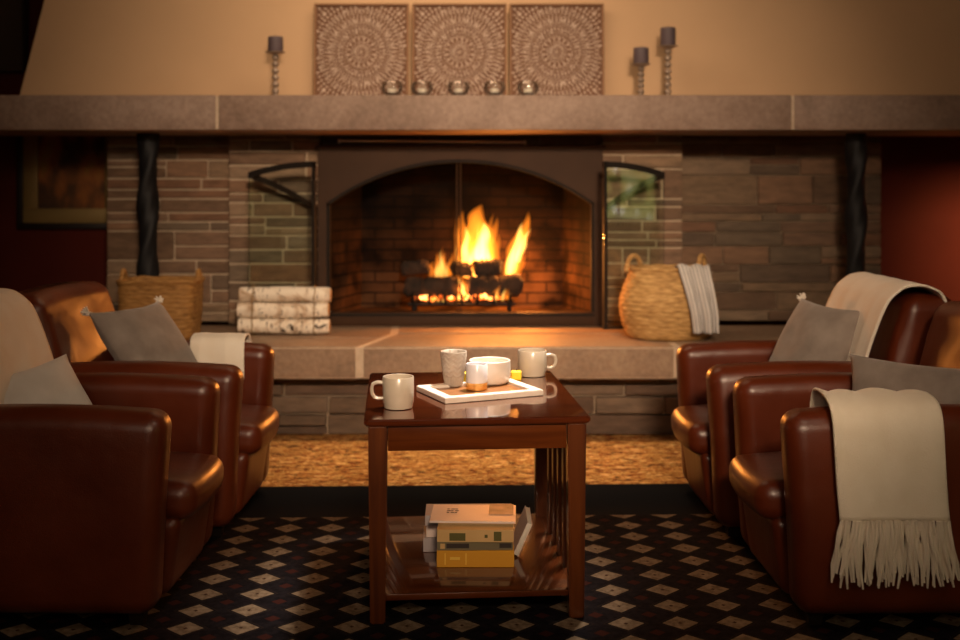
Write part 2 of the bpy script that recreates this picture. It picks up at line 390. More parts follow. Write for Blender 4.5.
    def build(s, name, mat, parent=None, loc=None, smooth=35, mods=None):
        me = bpy.data.meshes.new(name)
        if loc is not None: bmesh.ops.translate(s.bm, vec=-Vector(loc), verts=s.bm.verts)
        s.bm.to_mesh(me); s.bm.free(); me.materials.append(mat)
        for p in me.polygons: p.use_smooth = True
        me.set_sharp_from_angle(angle=R(smooth))
        o = bpy.data.objects.new(name, me); COL.objects.link(o)
        if loc is not None: o.location = loc
        if parent: o.parent = parent
        return o
def tag(o, label=None, cat=None, group=None, kind=None):
    if label: o['label'] = label
    if cat: o['category'] = cat
    if group: o['group'] = group
    if kind: o['kind'] = kind
    return o
def thing(name, label, cat, loc=(0,0,0), rz=0, group=None):
    o = bpy.data.objects.new(name, None); COL.objects.link(o); o.location = loc; o.rotation_euler = (0,0,rz); o.empty_display_size = .1
    return tag(o, label, cat, group)
def dup(root, loc, rz, label, group=None):
    r = root.copy(); COL.objects.link(r); r.location = loc; r.rotation_euler = (0,0,rz); r['label'] = label
    if group: r['group'] = group
    for ch in list(root.children):
        c = ch.copy(); COL.objects.link(c); c.parent = r
        for g in list(ch.children):
            d = g.copy(); COL.objects.link(d); d.parent = c
    return r
def struct(o): o['kind'] = 'structure'; return o

# ------------------------------------------------------------------ camera
cam = bpy.data.cameras.new('camera'); co = bpy.data.objects.new('camera', cam); COL.objects.link(co)
co.location = (0, 0, CH); co.rotation_euler = (R(90), 0, 0)
cam.sensor_width = 36; cam.lens = 36*F/960; cam.shift_y = -(320-HY)/960
cam.dof.use_dof = True; cam.dof.focus_distance = 3.15; cam.dof.aperture_fstop = 2.0
cam.clip_start = .05
scn.camera = co

# ------------------------------------------------------------------ room
XL, XR, YF, YB, ZC = -4.2, 4.4, -2.2, 6.4, 3.0
def slab(name, a, b, mat):
    m = MB(); m.span(a, b); o = m.build(name, mat); return struct(o)
slab('floor', (XL, YF, -.05), (XR, YB+.1, 0), M['floor'])
slab('ceiling', (XL, YF, ZC), (XR, YB+.1, ZC+.05), M['ceiling'])
slab('wall_back', (XL, YB, 0), (XR, YB+.1, ZC), M['red_wall'])
slab('wall_left', (XL-.1, YF, 0), (XL, YB+.1, ZC), M['red_wall'])
slab('wall_right', (XR, YF, 0), (XR+.1, YB+.1, ZC), M['red_wall'])
slab('wall_front', (XL, YF-.1, 0), (XR, YF, ZC), M['hood'])
# wainscot bands beside the chimney and the soffits above them
def band(name, x0, x1, z0, z1, d, mat):
    m = MB(); m.span((x0, YB-d, z0), (x1, YB-.001, z1), bevel=.008); return struct(m.build(name, mat))
band('baseboard_left', XL+.01, -2.14, 0.001, .46, .03, M['wainscot'])
band('baseboard_right', 2.34, XR-.01, 0.001, .46, .03, M['wainscot'])
band('trim_1', XL+.01, -2.62, 1.84, ZC-.005, .10, M['brown_wall'])
band('trim_2', 2.86, XR-.01, 1.84, ZC-.005, .10, M['brown_wall'])

def window():
    m, nt, out = nodes('garden_view'); e = N(nt, 'ShaderNodeEmission'); L(nt, e.outputs[0], out.inputs[0])
    n = N(nt, 'ShaderNodeTexNoise'); n.inputs['Scale'].default_value = 3.5; n.inputs['Detail'].default_value = 6; L(nt, coords(nt), n.inputs[0])
    L(nt, ramp(nt, n.outputs[0], [(.38, (.03,.05,.01)), (.5, (.42,.42,.10)), (.60, (.7,.68,.3)), (.66, (2,1.9,1.8))]), e.inputs[0]); e.inputs[1].default_value = 3.0
    y0, y1, z0, z1 = -.65, .75, .85, 1.75
    f = MB()
    for a, b in (((XR-.05, y0-.06, z0-.06), (XR, y1+.06, z0)), ((XR-.05, y0-.06, z1), (XR, y1+.06, z1+.06)), ((XR-.05, y0-.06, z0), (XR, y0, z1)), ((XR-.05, y1, z0), (XR, y1+.06, z1)), ((XR-.04, (y0+y1)/2-.02, z0), (XR-.002, (y0+y1)/2+.02, z1))): f.span(a, b)
    fo = struct(f.build('window_1', M['tray_white']))
    p = MB(); p.span((XR-.012, y0, z0), (XR-.004, y1, z1)); p.build('pane', m, fo)
window()

# ------------------------------------------------------------------ chimney stonework
PAL = [(.155,.098,.066), (.12,.076,.05), (.18,.108,.068), (.12,.09,.064), (.19,.135,.092), (.145,.08,.05), (.105,.074,.053), (.165,.112,.072)]
def ashlar(mb, x0, x1, z0, z1, y, rows, wmin, wmax, pal=PAL, gap=.009, jit=.010, depth=.05):
    """coursed stones whose fronts lie near depth y (facing -Y)"""
    z = z0
    while z < z1-.012:
        h = random.choice(rows); 
        if z+h > z1-.02: h = z1-z
        x = x0
        while x < x1-.01:
            w = random.uniform(wmin, wmax)
            if x+w > x1-wmin*.6: w = x1-x
            # now and then split a stone into two thin courses
            parts = [(z, z+h)]
            if h > .085 and random.random() < .3: k = random.uniform(.35,.65); parts = [(z, z+h*k), (z+h*k, z+h)]
            for a, b in parts:
                d = random.uniform(0, jit)
                mb.span((x+gap/2, y-d, a+gap/2), (x+w-gap/2, y+depth, b-gap/2), bevel=.004, seg=1, color=random.choice(pal))
            x += w
        z += h
HT = .44      # hearth top
MBOT = 1.447; MTOP = 1.616
ROWS = [.042, .05, .06, .075, .10, .16]
YW = 5.87     # breast face
XI0, XI1 = (318-480)/F*5.8, (603-480)/F*5.8     # fireplace insert
XB0, XB1 = P(228,0,YW).x, P(683,0,YW).x
ZI1 = CH+(190-145)/F*5.8
def stone_wall(name, x0, x1, z0, z1, y, back, mats, rows=ROWS, wmin=.16, wmax=.55, gap=.010):
    m = MB(); m.span((x0+.004, y+.012, z0), (x1-.004, back, z1)); w = m.build(name, mats[1]); struct(w)
    s = MB(); ashlar(s, x0, x1, z0, z1, y, rows, wmin, wmax, gap=gap); o = s.build('facing_stones', mats[0], w)
    return w
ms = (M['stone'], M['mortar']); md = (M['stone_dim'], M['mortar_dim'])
stone_wall('wall_chimney_left', XB0, XI0+.002, HT, MBOT-.001, YW, YB-.002, ms, wmin=.11, wmax=.42)
stone_wall('wall_chimney_right', XI1-.002, XB1, HT, MBOT-.001, YW, YB-.002, ms, wmin=.11, wmax=.42)
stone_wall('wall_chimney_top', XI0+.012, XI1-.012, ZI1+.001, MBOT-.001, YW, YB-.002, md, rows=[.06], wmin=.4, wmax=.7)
XS0, XS1 = P(107,0,5.98).x, P(884,0,5.98).x
stone_wall('wall_side_left', XS0, XB0-.002, HT+.001, MBOT-.001, 5.97, YB-.002, ms)
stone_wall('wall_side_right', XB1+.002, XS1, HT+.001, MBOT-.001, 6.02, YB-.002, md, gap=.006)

# hearth: recessed base + thick flagstone slab with mortar joints
XH0, XH1 = -1.95, 2.02
m = MB(); m.span((XH0+.1, 5.215, 0), (XH1-.1, YB-.003, .29)); hb = m.build('wall_hearth_base', M['mortar_dim']); struct(hb)
s = MB(); ashlar(s, XH0+.09, XH1-.09, .0, .288, 5.2, [.06,.085,.1], .3, .8, pal=[(.085,.06,.042),(.065,.046,.033),(.105,.077,.056),(.075,.05,.036)], gap=.010, jit=.02)
s.build('facing_stones', M['stone'], hb)
hearth = thing('hearth_slab', 'long thick pinkish-tan flagstone hearth slab running in front of the fireplace', 'hearth', ((XH0+XH1)/2, 5.4, .292))
def hpoly(pts, name):
    m = MB(); hx, hy = (XH0+XH1)/2, 5.4
    t = bmesh.new(); a = [t.verts.new((x-hx, y-hy, 0)) for x, y in pts]; b = [t.verts.new((x-hx, y-hy, HT-.292)) for x, y in pts]
    n = len(pts); t.faces.new(a[::-1]); t.faces.new(b)
    for i in range(n): t.faces.new((a[i], a[(i+1) % n], b[(i+1) % n], b[i]))
    bmesh.ops.bevel(t, geom=list(t.edges), offset=.008, segments=2, affect='EDGES')
    m.merge(t); return m.build(name, M['hearth_top'], hearth)
g = .012
J1f, J1b = (-.552, 5.03), (-.43, 5.50)       # diagonal joint, left
J2f, J2b = (.905, 5.03), (.905, 5.50)
hpoly([(XH0, 5.03), (J1f[0]-g, 5.03), (-.478-g, 5.33), (XH0, 5.33)], 'flagstone')
hpoly([(XH0, 5.33+g), (-.475-g, 5.33+g), (J1b[0]-g, 5.50), (-.46, 5.93-.08), (XH0, 5.85)], 'flagstone')
hpoly([(J1f[0]+g, 5.03), (J2f[0]-g, 5.03), (J2b[0]-g, 5.50-g), (J1b[0]+g, 5.50-g)], 'flagstone')
hpoly([(J1b[0]+g, 5.50+g), (J2b[0]-g, 5.50+g), (J2b[0]-g, 5.85), (-.46+g*2, 5.85)], 'flagstone')
hpoly([(J2f[0]+g, 5.03), (XH1, 5.03), (XH1, 5.85), (J2b[0]+g, 5.85)], 'flagstone')
m = MB(); m.span((XH0+.02-(XH0+XH1)/2, 5.037-5.4, .004), (XH1-.02-(XH0+XH1)/2, 5.845-5.4, HT-.292-.004)); m.build('mortar_joint', M['joint'], hearth)

# mantel: three long stones
mant = thing('mantel_shelf', 'long thick pinkish-grey stone mantel shelf across the whole chimney', 'mantel', (.1, 5.6, MBOT))
xs = [-3.3, P(217,0,5.3).x, P(793,0,5.3).x, 3.5]
for a, b in zip(xs, xs[1:]):
    m = MB(); m.span((a+.006-.1, 5.3-5.6, 0), (b-.006-.1, 5.86+.05-5.6, MTOP-MBOT), bevel=.006); m.build('mantel_stone', M['mantel'], mant)
for x in xs[1:3]:
    m = MB(); m.span((x-.010-.1, 5.304-5.6, .004), (x+.010-.1, 5.9-5.6, MTOP-MBOT-.004)); m.build('mortar_joint', M['joint'], mant)

# plaster hood above the mantel, tapering to the ceiling
def hood():
    yb, yt = 5.74, 5.78
    b0, b1 = P(18,0,yb).x, P(992,0,yb).x; z0 = MTOP
    k = (45-18)/93*1.0; hgt = ZC-.001-z0
    t0, t1 = b0+hgt*k*.85, b1-hgt*k*.85
    t = bmesh.new()
    A = [t.verts.new(v) for v in ((b0, yb, z0), (b1, yb, z0), (b1, YB-.002, z0), (b0, YB-.002, z0))]
    B = [t.verts.new(v) for v in ((t0, yt, ZC-.001), (t1, yt, ZC-.001), (t1, YB-.002, ZC-.001), (t0, YB-.002, ZC-.001))]
    t.faces.new(A[::-1]); t.faces.new(B)
    for i in range(4): t.faces.new((A[i], A[(i+1) % 4], B[(i+1) % 4], B[i]))
    m = MB(); m.merge(t); return struct(m.build('wall_hood', M['hood']))
hood()

# twisted iron columns
def column(px, label):
    x = P(px, 0, 5.6).x; m = MB(); t = bmesh.new(); n = 24; rings = []; zs = 60
    for i in range(zs+1):
        z = HT+.001+(MBOT-.003-HT)*i/zs; tw = z*9.0
        ring = []
        for k in range(n):
            a = 2*PI*k/n; rr = .048+.006*math.cos(2*(a-tw))+.003*math.cos(4*(a-tw))
            ring.append(t.verts.new((rr*math.cos(a), rr*math.sin(a), z)))
        rings.append(ring)
    for a, b in zip(rings, rings[1:]):
        for k in range(n): t.faces.new((a[k], a[(k+1) % n], b[(k+1) % n], b[k]))
    t.faces.new(rings[0][::-1]); t.faces.new(rings[-1]); m.merge(t, Matrix.Translation((x, 5.6, 0)))
    tag(m.build('iron_column', M['black'], loc=(x, 5.6, HT)), label, 'column', 'twisted iron columns under the mantel')
column(148, 'black twisted iron column under the mantel, behind the straight-sided basket')
column(856, 'black twisted iron column under the mantel, nearest the bright red wall')

# ------------------------------------------------------------------ fireplace insert
YI = 5.80; IC = ((XI0+XI1)/2, YI, HT)
ins = thing('fireplace_insert', 'wide bronze-framed fireplace with arched opening and folded-back glass doors', 'fireplace', IC)
def il(x, y, z): return Vector((x-IC[0], y-IC[1], z-IC[2]))
W2 = (XI1-XI0)/2; H = ZI1-HT
OW = W2-.045; AZ0 = CH-(203-190)/F*YI-HT; AZ1 = CH+(190-159)/F*YI-HT; BZ = .072
def arch(x, w=OW, z0=AZ0, z1=AZ1):
    h = z1-z0; rad = (w*w+h*h)/(2*h); return z1-rad+math.sqrt(max(rad*rad-x*x, 0))
m = MB(); t = bmesh.new(); n = 40
fr = []
for i in range(n+1):
    x = -OW+2*OW*i/n; fr.append((x, arch(x)))
def strip(lo, hi, y0, y1):
    t = bmesh.new(); V = []
    for (xa, za), (xb, zb) in zip(lo, hi):
        V.append([t.verts.new((xa, y0, za)), t.verts.new((xb, y0, zb)), t.verts.new((xb, y1, zb)), t.verts.new((xa, y1, za))])
    for a, b in zip(V, V[1:]):
        for k in range(4): t.faces.new((a[k], a[(k+1) % 4], b[(k+1) % 4], b[k]))
    t.faces.new(V[0][::-1]); t.faces.new(V[-1]); return t
m.merge(strip(fr, [(x, H) for x, z in fr], 0, .06))
m.span((-W2, -.002, 0), (-OW, .06, H)); m.span((OW, -.002, 0), (W2, .06, H)); m.span((-OW, -.004, 0), (OW, .06, BZ), bevel=.006)
m.span((-W2-.012, -.022, H-.022), (W2+.012, .05, H), bevel=.005)
m.build('surround', M['insert'], ins)
m = MB()
lo = [(x, z-.018) for x, z in fr]; m.merge(strip(lo, fr, .004, .05))
m.span((-OW, .004, BZ), (-OW+.016, .05, AZ0)); m.span((OW-.016, .004, BZ), (OW, .05, AZ0)); m.span((-OW, -.012, BZ-.018), (OW, .0, BZ-.006))
m.build('arch_trim', M['door_iron'], ins)
m = MB(); m.tube([(-.02, .045, BZ), (-.02, .045, AZ1-.02)], .004, 8); m.tube([(.0, .045, BZ), (.0, .045, AZ1-.02)], .004, 8); m.build('screen_rod', M['insert'], ins)
# firebox shell (walls lean in)
D0, D1 = .062, .56; m = MB(); k0, k1 = W2-.032, W2-.17
for poly in ([(-k0, D0), (-k1, D1), (-k1-.02, D1), (-k0-.02, D0)], [(k0, D0), (k0+.02, D0), (k1+.02, D1), (k1, D1)], [(-k1-.02, D1), (k1+.02, D1), (k1+.02, D1+.02), (-k1-.02, D1+.02)]):
    m.prism(poly, .03, H-.01)
full = [(-k0, D0), (k0, D0), (k1, D1), (-k1, D1)]
m.prism(full, .02, .04); m.prism(full, H-.02, H-.005)
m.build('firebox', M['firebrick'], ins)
# bifold doors: each side folds out in a V
def door(xa, ya, xb, yb, u0, u1, side):
    """panel from (xa,ya) to (xb,yb); its top follows the arch between |x|=u0 and u1"""
    d = Vector((xb-xa, yb-ya, 0)); w = d.length; ang = math.atan2(d.y, d.x)
    mt = Matrix.Translation(il(xa, ya, HT)) @ Matrix.Rotation(ang, 4, 'Z')
    N_ = 14; tp = []; b0 = .022
    for i in range(N_+1):
        s_ = i/N_; tp.append((w*s_, arch((u0+(u1-u0)*s_)*1.0)-.02))
    fw = .03
    m = MB(); m.merge(strip([(x, z-fw) for x, z in tp], tp, -.011, .011), mt)
    for x0, x1, zz in ((0, (.016 if ya > 5.7 else .0015), tp[0][1]), (w-(.0015 if ya > 5.7 else .016), w, tp[-1][1])):
        t = bmesh.new(); bmesh.ops.create_cube(t, size=1); bmesh.ops.scale(t, vec=(x1-x0, (.022 if x1-x0 > .01 else .002), zz-b0), verts=t.verts); bmesh.ops.translate(t, vec=((x0+x1)/2, 0, (zz+b0)/2), verts=t.verts); m.merge(t, mt)
    t = bmesh.new(); bmesh.ops.create_cube(t, size=1); bmesh.ops.scale(t, vec=(w, .012, .010), verts=t.verts); bmesh.ops.translate(t, vec=(w/2, 0, b0+.005), verts=t.verts); m.merge(t, mt)
    dr = m.build('glass_door', M['door_iron'], ins)
    m = MB(); m.merge(strip([(x, b0+.01) for x, z in tp], [(x, z-.01) for x, z in tp], -.002, .002), mt); m.build('pane', M['glass_door'], dr)
    return dr
hxL, hxR = XI0+.0, XI1-.0
foldL = P(249, 0, 5.60); foldR = P(664, 0, 5.60)
door(hxL-.004, YI-.015, foldL.x, 5.60, OW, OW*.5, -1); door(foldL.x+.004, 5.575, P(316,0,5.52).x, 5.50, OW*.5, .0, -1)
door(hxR+.004, YI-.015, foldR.x, 5.60, OW, OW*.5, 1); door(foldR.x-.004, 5.575, P(603,0,5.52).x, 5.50, OW*.5, .0, 1)
# rod above the insert
m = MB(); a = P(339, 141, 5.80); b = P(525, 142.5, 5.80); m.tube([a, b], .006, 10); rz = a.z
rod = m.build('damper_rod', M['steel'], loc=a); tag(rod, 'thin pale metal rod fixed to the stone above the fireplace', 'rod')
for q in (a, b):
    m = MB(); m.box((q.x, q.y+.028, q.z), (.012, .06, .022), bevel=.003); o = m.build('bracket', M['steel'], loc=a); o.location = (0,0,0); o.parent = rod

# grate, logs, flames, embers
GY = 6.05; GX = P(462,0,GY).x
gr = thing('fire_grate', 'black iron grate holding the burning logs in the fireplace', 'grate', (GX, GY, HT+.045))
m = MB()
for k in range(7):
    x = -.26+.52*k/6; m.tube([(x, -.15, .12), (x, -.13, .065), (x, .12, .065), (x, .13, .11)], .008, 8)
m.build('bar', M['grate'], gr)
m = MB(); m.tube([(-.29, -.1, .055), (.29, -.1, .055)], .009, 8); m.tube([(-.29, .1, .055), (.29, .1, .055)], .009, 8); m.build('rail', M['grate'], gr)
for sx in (-.26, .26):
    for sy in (-.1, .1):
        m = MB(); m.tube([(sx, sy, .05), (sx, sy, -.0)], .01, 8); m.build('leg', M['grate'], gr)
def burnt(p0, p1, r, label, seed):
    random.seed(seed); p0, p1 = Vector(p0), Vector(p1); n = 16; pts = []; rad = []
    for i in range(n+1):
        s_ = i/n; p = p0.lerp(p1, s_); p += Vector((0, random.uniform(-.004,.004), random.uniform(-.006,.006))); pts.append(p)
        rad.append(r*(.6 if i in (0, n) else 1)*random.uniform(.88, 1.1))
    m = MB(); m.tube(pts, rad, 14); o = m.build('charred_log', M['charred'], loc=(p0+p1)/2)
    tag(o, label, 'log', 'charred logs burning in the fireplace')
burnt(P(404,287,GY-.06), P(462,288,GY-.06), .058, 'large charred log lying left on the fire grate, in front', 1)
burnt(P(466,287,GY-.06), P(522,286,GY-.05), .060, 'large charred log lying right on the fire grate, in front', 2)
burnt(P(452,268,GY+.0), P(470,270,GY+.03), .040, 'small round charred log stub on top of the fire, left of the chunky one', 3)
burnt(P(474,269,GY+.0), P(502,267,GY+.02), .048, 'chunky charred log on top of the fire between the two tall flames', 4)
burnt(P(402,269,GY+.08), P(430,267,GY+.08), .040, 'dark charred log at the back of the grate, left of the low flame', 5)
m = MB(); random.seed(5)
for k in range(150):
    x = GX+random.uniform(-.25, .20); y = GY+random.uniform(-.13, .10); s_ = random.uniform(.008, .02)
    m.box((x, y, HT+.121+s_*.5+random.random()*.015), (s_*1.6, s_, s_), rot=(random.random(), random.random(), random.random()*3))
tag(m.build('ember_bed', M['ember'], loc=(GX, GY, HT+.045)), 'glowing orange embers under the burning logs', 'embers', kind='stuff')
def tongue(px, py0, py1, w, lean, y, mat, seed, name='flame', parent=None):
    """flame tongue: blob rising from (px,py0) to a tip at py1; w half width in px"""
    n = 30; k = 14; s2 = y/F; base = P(px, py0, y); hgt = (py0-py1)*s2
    t = bmesh.new(); rings = []
    for i in range(n+1):
        s_ = i/n; prof = (math.sin(PI*min(1, (s_*.80+.20)))**.75)*(1-s_*.25) if i < n else .0
        r = max(w*s2*prof, .0008)
        ox = lean*s2*s_**1.3 + .30*w*s2*math.sin(s_*9+seed)*s_; oy = .3*w*s2*math.sin(s_*7+seed*2)*s_
        ring = []
        for j in range(k):
            a = 2*PI*j/k
            nz = noise.noise(Vector((math.cos(a)*1.2+seed*7, math.sin(a)*1.2, s_*hgt*14-seed)))
            rr = r*(1+.55*nz*min(1, s_*3))
            ring.append(t.verts.new((base.x+ox+rr*math.cos(a), base.y+oy+rr*.8*math.sin(a), base.z+hgt*s_)))
        rings.append(ring)
    for a, b in zip(rings, rings[1:]):
        for j in range(k): t.faces.new((a[j], a[(j+1) % k], b[(j+1) % k], b[j]))
    t.faces.new(rings[0][::-1]); t.faces.new(rings[-1]); m = MB(); m.merge(t)
    if parent is None: return m.build(name, mat, loc=base)
    o = m.build(name, mat, loc=base); o.parent = parent; o.location = Vector(base)-Vector(parent.location); return o
def flame(label, tongues):
    root = None
    for i, a in enumerate(tongues):
        px, py0, py1, w, lean, y, mt = a
        if i == 0:
            root = tongue(px, py0, py1, w, lean, y, M[mt], i+px*.1); tag(root, label, 'flame', 'flames of the log fire')
        else: tongue(px, py0, py1, w, lean, y, M[mt], i+px*.1, 'flame_core' if mt == 'flame_in' else 'flame_tongue', root)
FO, FI = 'flame_out', 'flame_in'
def bunch(seed, x0, x1, yb, yt, y, n, lean=0, wmax=7, core=.6, top=None):
    rnd = random.Random(seed); out = []
    for i in range(n):
        u = (i+.5)/n; px = x0+(x1-x0)*u+rnd.uniform(-1,1)
        env = (top(u) if top else math.sin(PI*u)**.5)*rnd.uniform(.72, 1.05)
        tip = yb-(yb-yt)*max(.3, env); w = rnd.uniform(.45, 1)*wmax
        out.append((px, yb-rnd.uniform(0,2), tip, w, lean*env+rnd.uniform(-3,3), y+rnd.uniform(-.03,.03), 'flame_out'))
    for i in range(max(1, int(n*core))):
        u = (i+.5)/max(1, int(n*core)); px = x0+(x1-x0)*(.2+.6*u)
        env = (top(u) if top else math.sin(PI*u)**.5)*rnd.uniform(.5, .8)
        tip = yb-(yb-yt)*max(.25, env)
        out.append((px, yb, tip, rnd.uniform(.4,.8)*wmax*.55, lean*env*.7, y, 'flame_in'))
    return out
flame('low orange flame licking up at the left end of the fire', bunch(1, 431, 452, 277, 240, 6.11, 8, 1, 4.4, .8))
flame('tall central flame rising white and yellow from the middle of the fire',
    [(478,278,204,18,3,6.10,'flame_out'), (466,278,210,9,-3,6.10,'flame_out'), (457,277,212,3.2,0,6.06,'flame_out'), (480,277,222,10,4,6.10,'flame_in'), (467,277,226,5,-2,6.10,'flame_in'), (457,277,224,1.3,0,6.06,'flame_in')]+bunch(2, 460, 498, 277, 206, 6.12, 9, 3, 6.5, .5, lambda u: .65+.35*math.sin(PI*u)))
flame('tall flame leaning right at the right end of the fire',
    [(509,278,211,8,20,6.08,'flame_out'), (514,272,214,6,18,6.10,'flame_out'), (509,277,222,5.5,15,6.08,'flame_in'), (518,262,228,4,12,6.08,'flame_in')]+bunch(3, 504, 520, 276, 216, 6.07, 5, 14, 4.5, .4))
flame('short bright flame between the two big front logs', [(461,301,274,6.5,-1,5.95,'flame_out'), (461,300,278,4,0,5.95,'flame_in')]+bunch(7, 456, 468, 301, 280, 5.95, 3, 0, 4, .4))
flame('small orange flame curling in front of the right log', bunch(4, 488, 510, 301, 281, 5.93, 6, 6, 4, .35))
flame('thin line of flame running low under the left front log', bunch(5, 420, 452, 302, 294, 5.94, 8, 0, 4, .5))

# ------------------------------------------------------------------ mantel decor
# carved panels
def carve():
    m = MB(); rnd = random.Random(3); S = .232
    def leaf(cx, cy, ang, l, w, h=.006):
        if abs(cx)+l*.3 > S or abs(cy)+l*.3 > S: return
        c, s_ = math.cos(ang), math.sin(ang)
        pts = [(-l/2, 0), (-l/6, w/2), (l/5, w/2*.8), (l/2, 0), (l/5, -w/2*.8), (-l/6, -w/2)]
        m.prism([(cx+x*c-y*s_, cy+x*s_+y*c) for x, y in pts], 0, h)
    def ring(r, w, n=72, h=.005):
        for i in range(n):
            a0, a1 = 2*PI*i/n, 2*PI*(i+1)/n
            q = [(r*math.cos(a0), r*math.sin(a0)), ((r+w)*math.cos(a0), (r+w)*math.sin(a0)), ((r+w)*math.cos(a1), (r+w)*math.sin(a1)), (r*math.cos(a1), r*math.sin(a1))]
            if all(abs(x) < S and abs(y) < S for x, y in q): m.prism(q, 0, h)
    def rosette(cx, cy, r):
        if abs(cx)+r > S or abs(cy)+r > S: return
        n = 8
        for i in range(n):
            a = 2*PI*i/n; leaf(cx+r*.62*math.cos(a), cy+r*.62*math.sin(a), a, r*.75, r*.42, .007)
    rosette(0, 0, .012)
    for r, n, l, w, tilt in ((.022,12,.012,.006,0), (.036,24,.014,.005,.5), (.050,24,.015,.006,-.5), (.066,16,.018,.011,0), (.066,16,.012,.005,1.57), (.084,32,.014,.006,.6),
                             (.118,40,.018,.007,.7), (.118,40,.018,.007,-.7), (.165,48,.02,.008,.6), (.165,48,.02,.008,-.6), (.185,56,.014,.006,0), (.206,64,.018,.007,.7), (.206,64,.018,.007,-.7),
                             (.228,64,.016,.008,0), (.248,72,.018,.007,.7), (.248,72,.018,.007,-.7), (.268,72,.018,.009,0), (.288,80,.018,.008,.6), (.308,80,.016,.008,0)):
        for i in range(n):
            a = 2*PI*(i+.5*(n % 3))/n; leaf(r*math.cos(a), r*math.sin(a), a+tilt, l, w)
    for r, w in ((.029,.002), (.074,.0025), (.096,.003), (.131,.002), (.216,.003)): ring(r, w)
    for r, n, l, w, tilt in ((.140,60,.012,.005,0), (.150,60,.014,.006,.7), (.150,60,.014,.006,-.7), (.176,64,.012,.006,0), (.195,72,.011,.005,0), (.107,36,.012,.005,0)):
        for i in range(n):
            a = 2*PI*(i+.25)/n; leaf(r*math.cos(a), r*math.sin(a), a+tilt, l, w)
    for n, r, q in ((16,.158,.010), (12,.105,.007), (24,.222,.008)):
        for i in range(n): a = 2*PI*(i+.5)/n; rosette(r*math.cos(a), r*math.sin(a), q)
    for sx in (-1,1):
        for sy in (-1,1):
            for k in range(5): a = R(45)+(k-2)*.16; rosette(sx*.272*math.cos(a), sy*.272*math.sin(a), .012)
    return m
PW = .488
def panel(px, label, first=None):
    x = P(px, 0, 5.66).x; tilt = R(7)
    if first is None:
        root = thing('carved_panel', label, 'wall art', (x, 5.655, MTOP+.002), 0, 'carved mandala panels on the mantel')
        root.rotation_euler = (-tilt*.6, 0, 0)
        m = MB(); m.span((-PW/2+.005, .004, .005), (PW/2-.005, .018, PW-.005)); m.build('backboard', M['panel_back'], root)
        m = MB(); e = .010
        for a, b in (((-PW/2, -.012, 0), (PW/2, .02, e)), ((-PW/2, -.012, PW-e), (PW/2, .02, PW)), ((-PW/2, -.012, e), (-PW/2+e, .02, PW-e)), ((PW/2-e, -.012, e), (PW/2, .02, PW-e))): m.span(a, b, bevel=.002, seg=1)
        m.build('panel_frame', M['panel_frame'], root)
        root.scale = (1, 1, 1.035)
        cm = carve(); bmesh.ops.transform(cm.bm, matrix=Matrix.Translation((0, .004, PW/2)) @ Matrix.Rotation(R(90), 4, 'X'), verts=cm.bm.verts)
        cm.build('carving', M['carving'], root, smooth=20)
        return root
    r = dup(first, (x, 5.655, MTOP+.002), 0, label); r.rotation_euler = (-tilt*.6, 0, 0); return r
p1 = panel(361, 'square whitewashed wood panel with a carved mandala, beside the lone candle')
panel(459.5, 'square whitewashed wood panel with a carved mandala, the middle one of three', p1)
panel(557, 'square whitewashed wood panel with a carved mandala, on the side of the paired candles', p1)

def candlestick(px, y, ztop_px, hold_px, lab1, lab2):
    q = P(px, 0, y); z0 = MTOP+.001; zt = CH+(190-hold_px)/F*y; h = zt-z0
    ro = thing('candle_holder', lab1, 'candle holder', (q.x, y, z0), 0, 'spiral-stemmed candle holders on the mantel')
    m = MB(); m.lathe([(0,0), (.042,0), (.042,.006), (.03,.012), (.012,.018), (.008,.03), (0,.03)], 24); m.build('base', M['candle_metal'], ro)
    m = MB(); prof = [(0, .02)]; nb = max(3, int(h/.034))
    for i in range(nb*6+1):
        s_ = i/(nb*6); prof.append((.0075+.0105*abs(math.sin(PI*nb*s_))**1.2, .02+(h-.03)*s_))
    prof.append((0, h-.01)); m.lathe(prof, 16); m.build('stem', M['candle_metal'], ro)
    m = MB(); m.lathe([(0, h-.014), (.02, h-.012), (.048, h-.004), (.05, h), (0, h)], 24); m.build('dish', M['candle_metal'], ro)
    ch = (hold_px-ztop_px)/F*y
    cd = thing('pillar_candle', lab2, 'candle', (q.x, y, zt+.001), 0, 'mauve pillar candles on the mantel')
    m = MB(); m.lathe([(0,0), (.036,0), (.038,.003), (.038,ch-.004), (.035,ch), (.02,ch-.004), (0,ch-.005)], 28); m.build('wax', M['candle'], cd)
    m = MB(); m.tube([(0,0,ch-.006), (.001,0,ch+.004), (.003,0,ch+.01)], .0013, 6); m.build('wick', M['black'], cd)
candlestick(275.5, 5.52, 37, 52, 'spiral-stemmed metal candle holder standing alone beside the carved panels', 'mauve pillar candle on the lone candle holder')
candlestick(641, 5.50, 48, 64, 'shorter of the two paired spiral-stemmed candle holders', 'mauve pillar candle on the shorter paired holder')
candlestick(668, 5.54, 28, 46, 'taller of the two paired spiral-stemmed candle holders', 'mauve pillar candle on the taller paired holder')

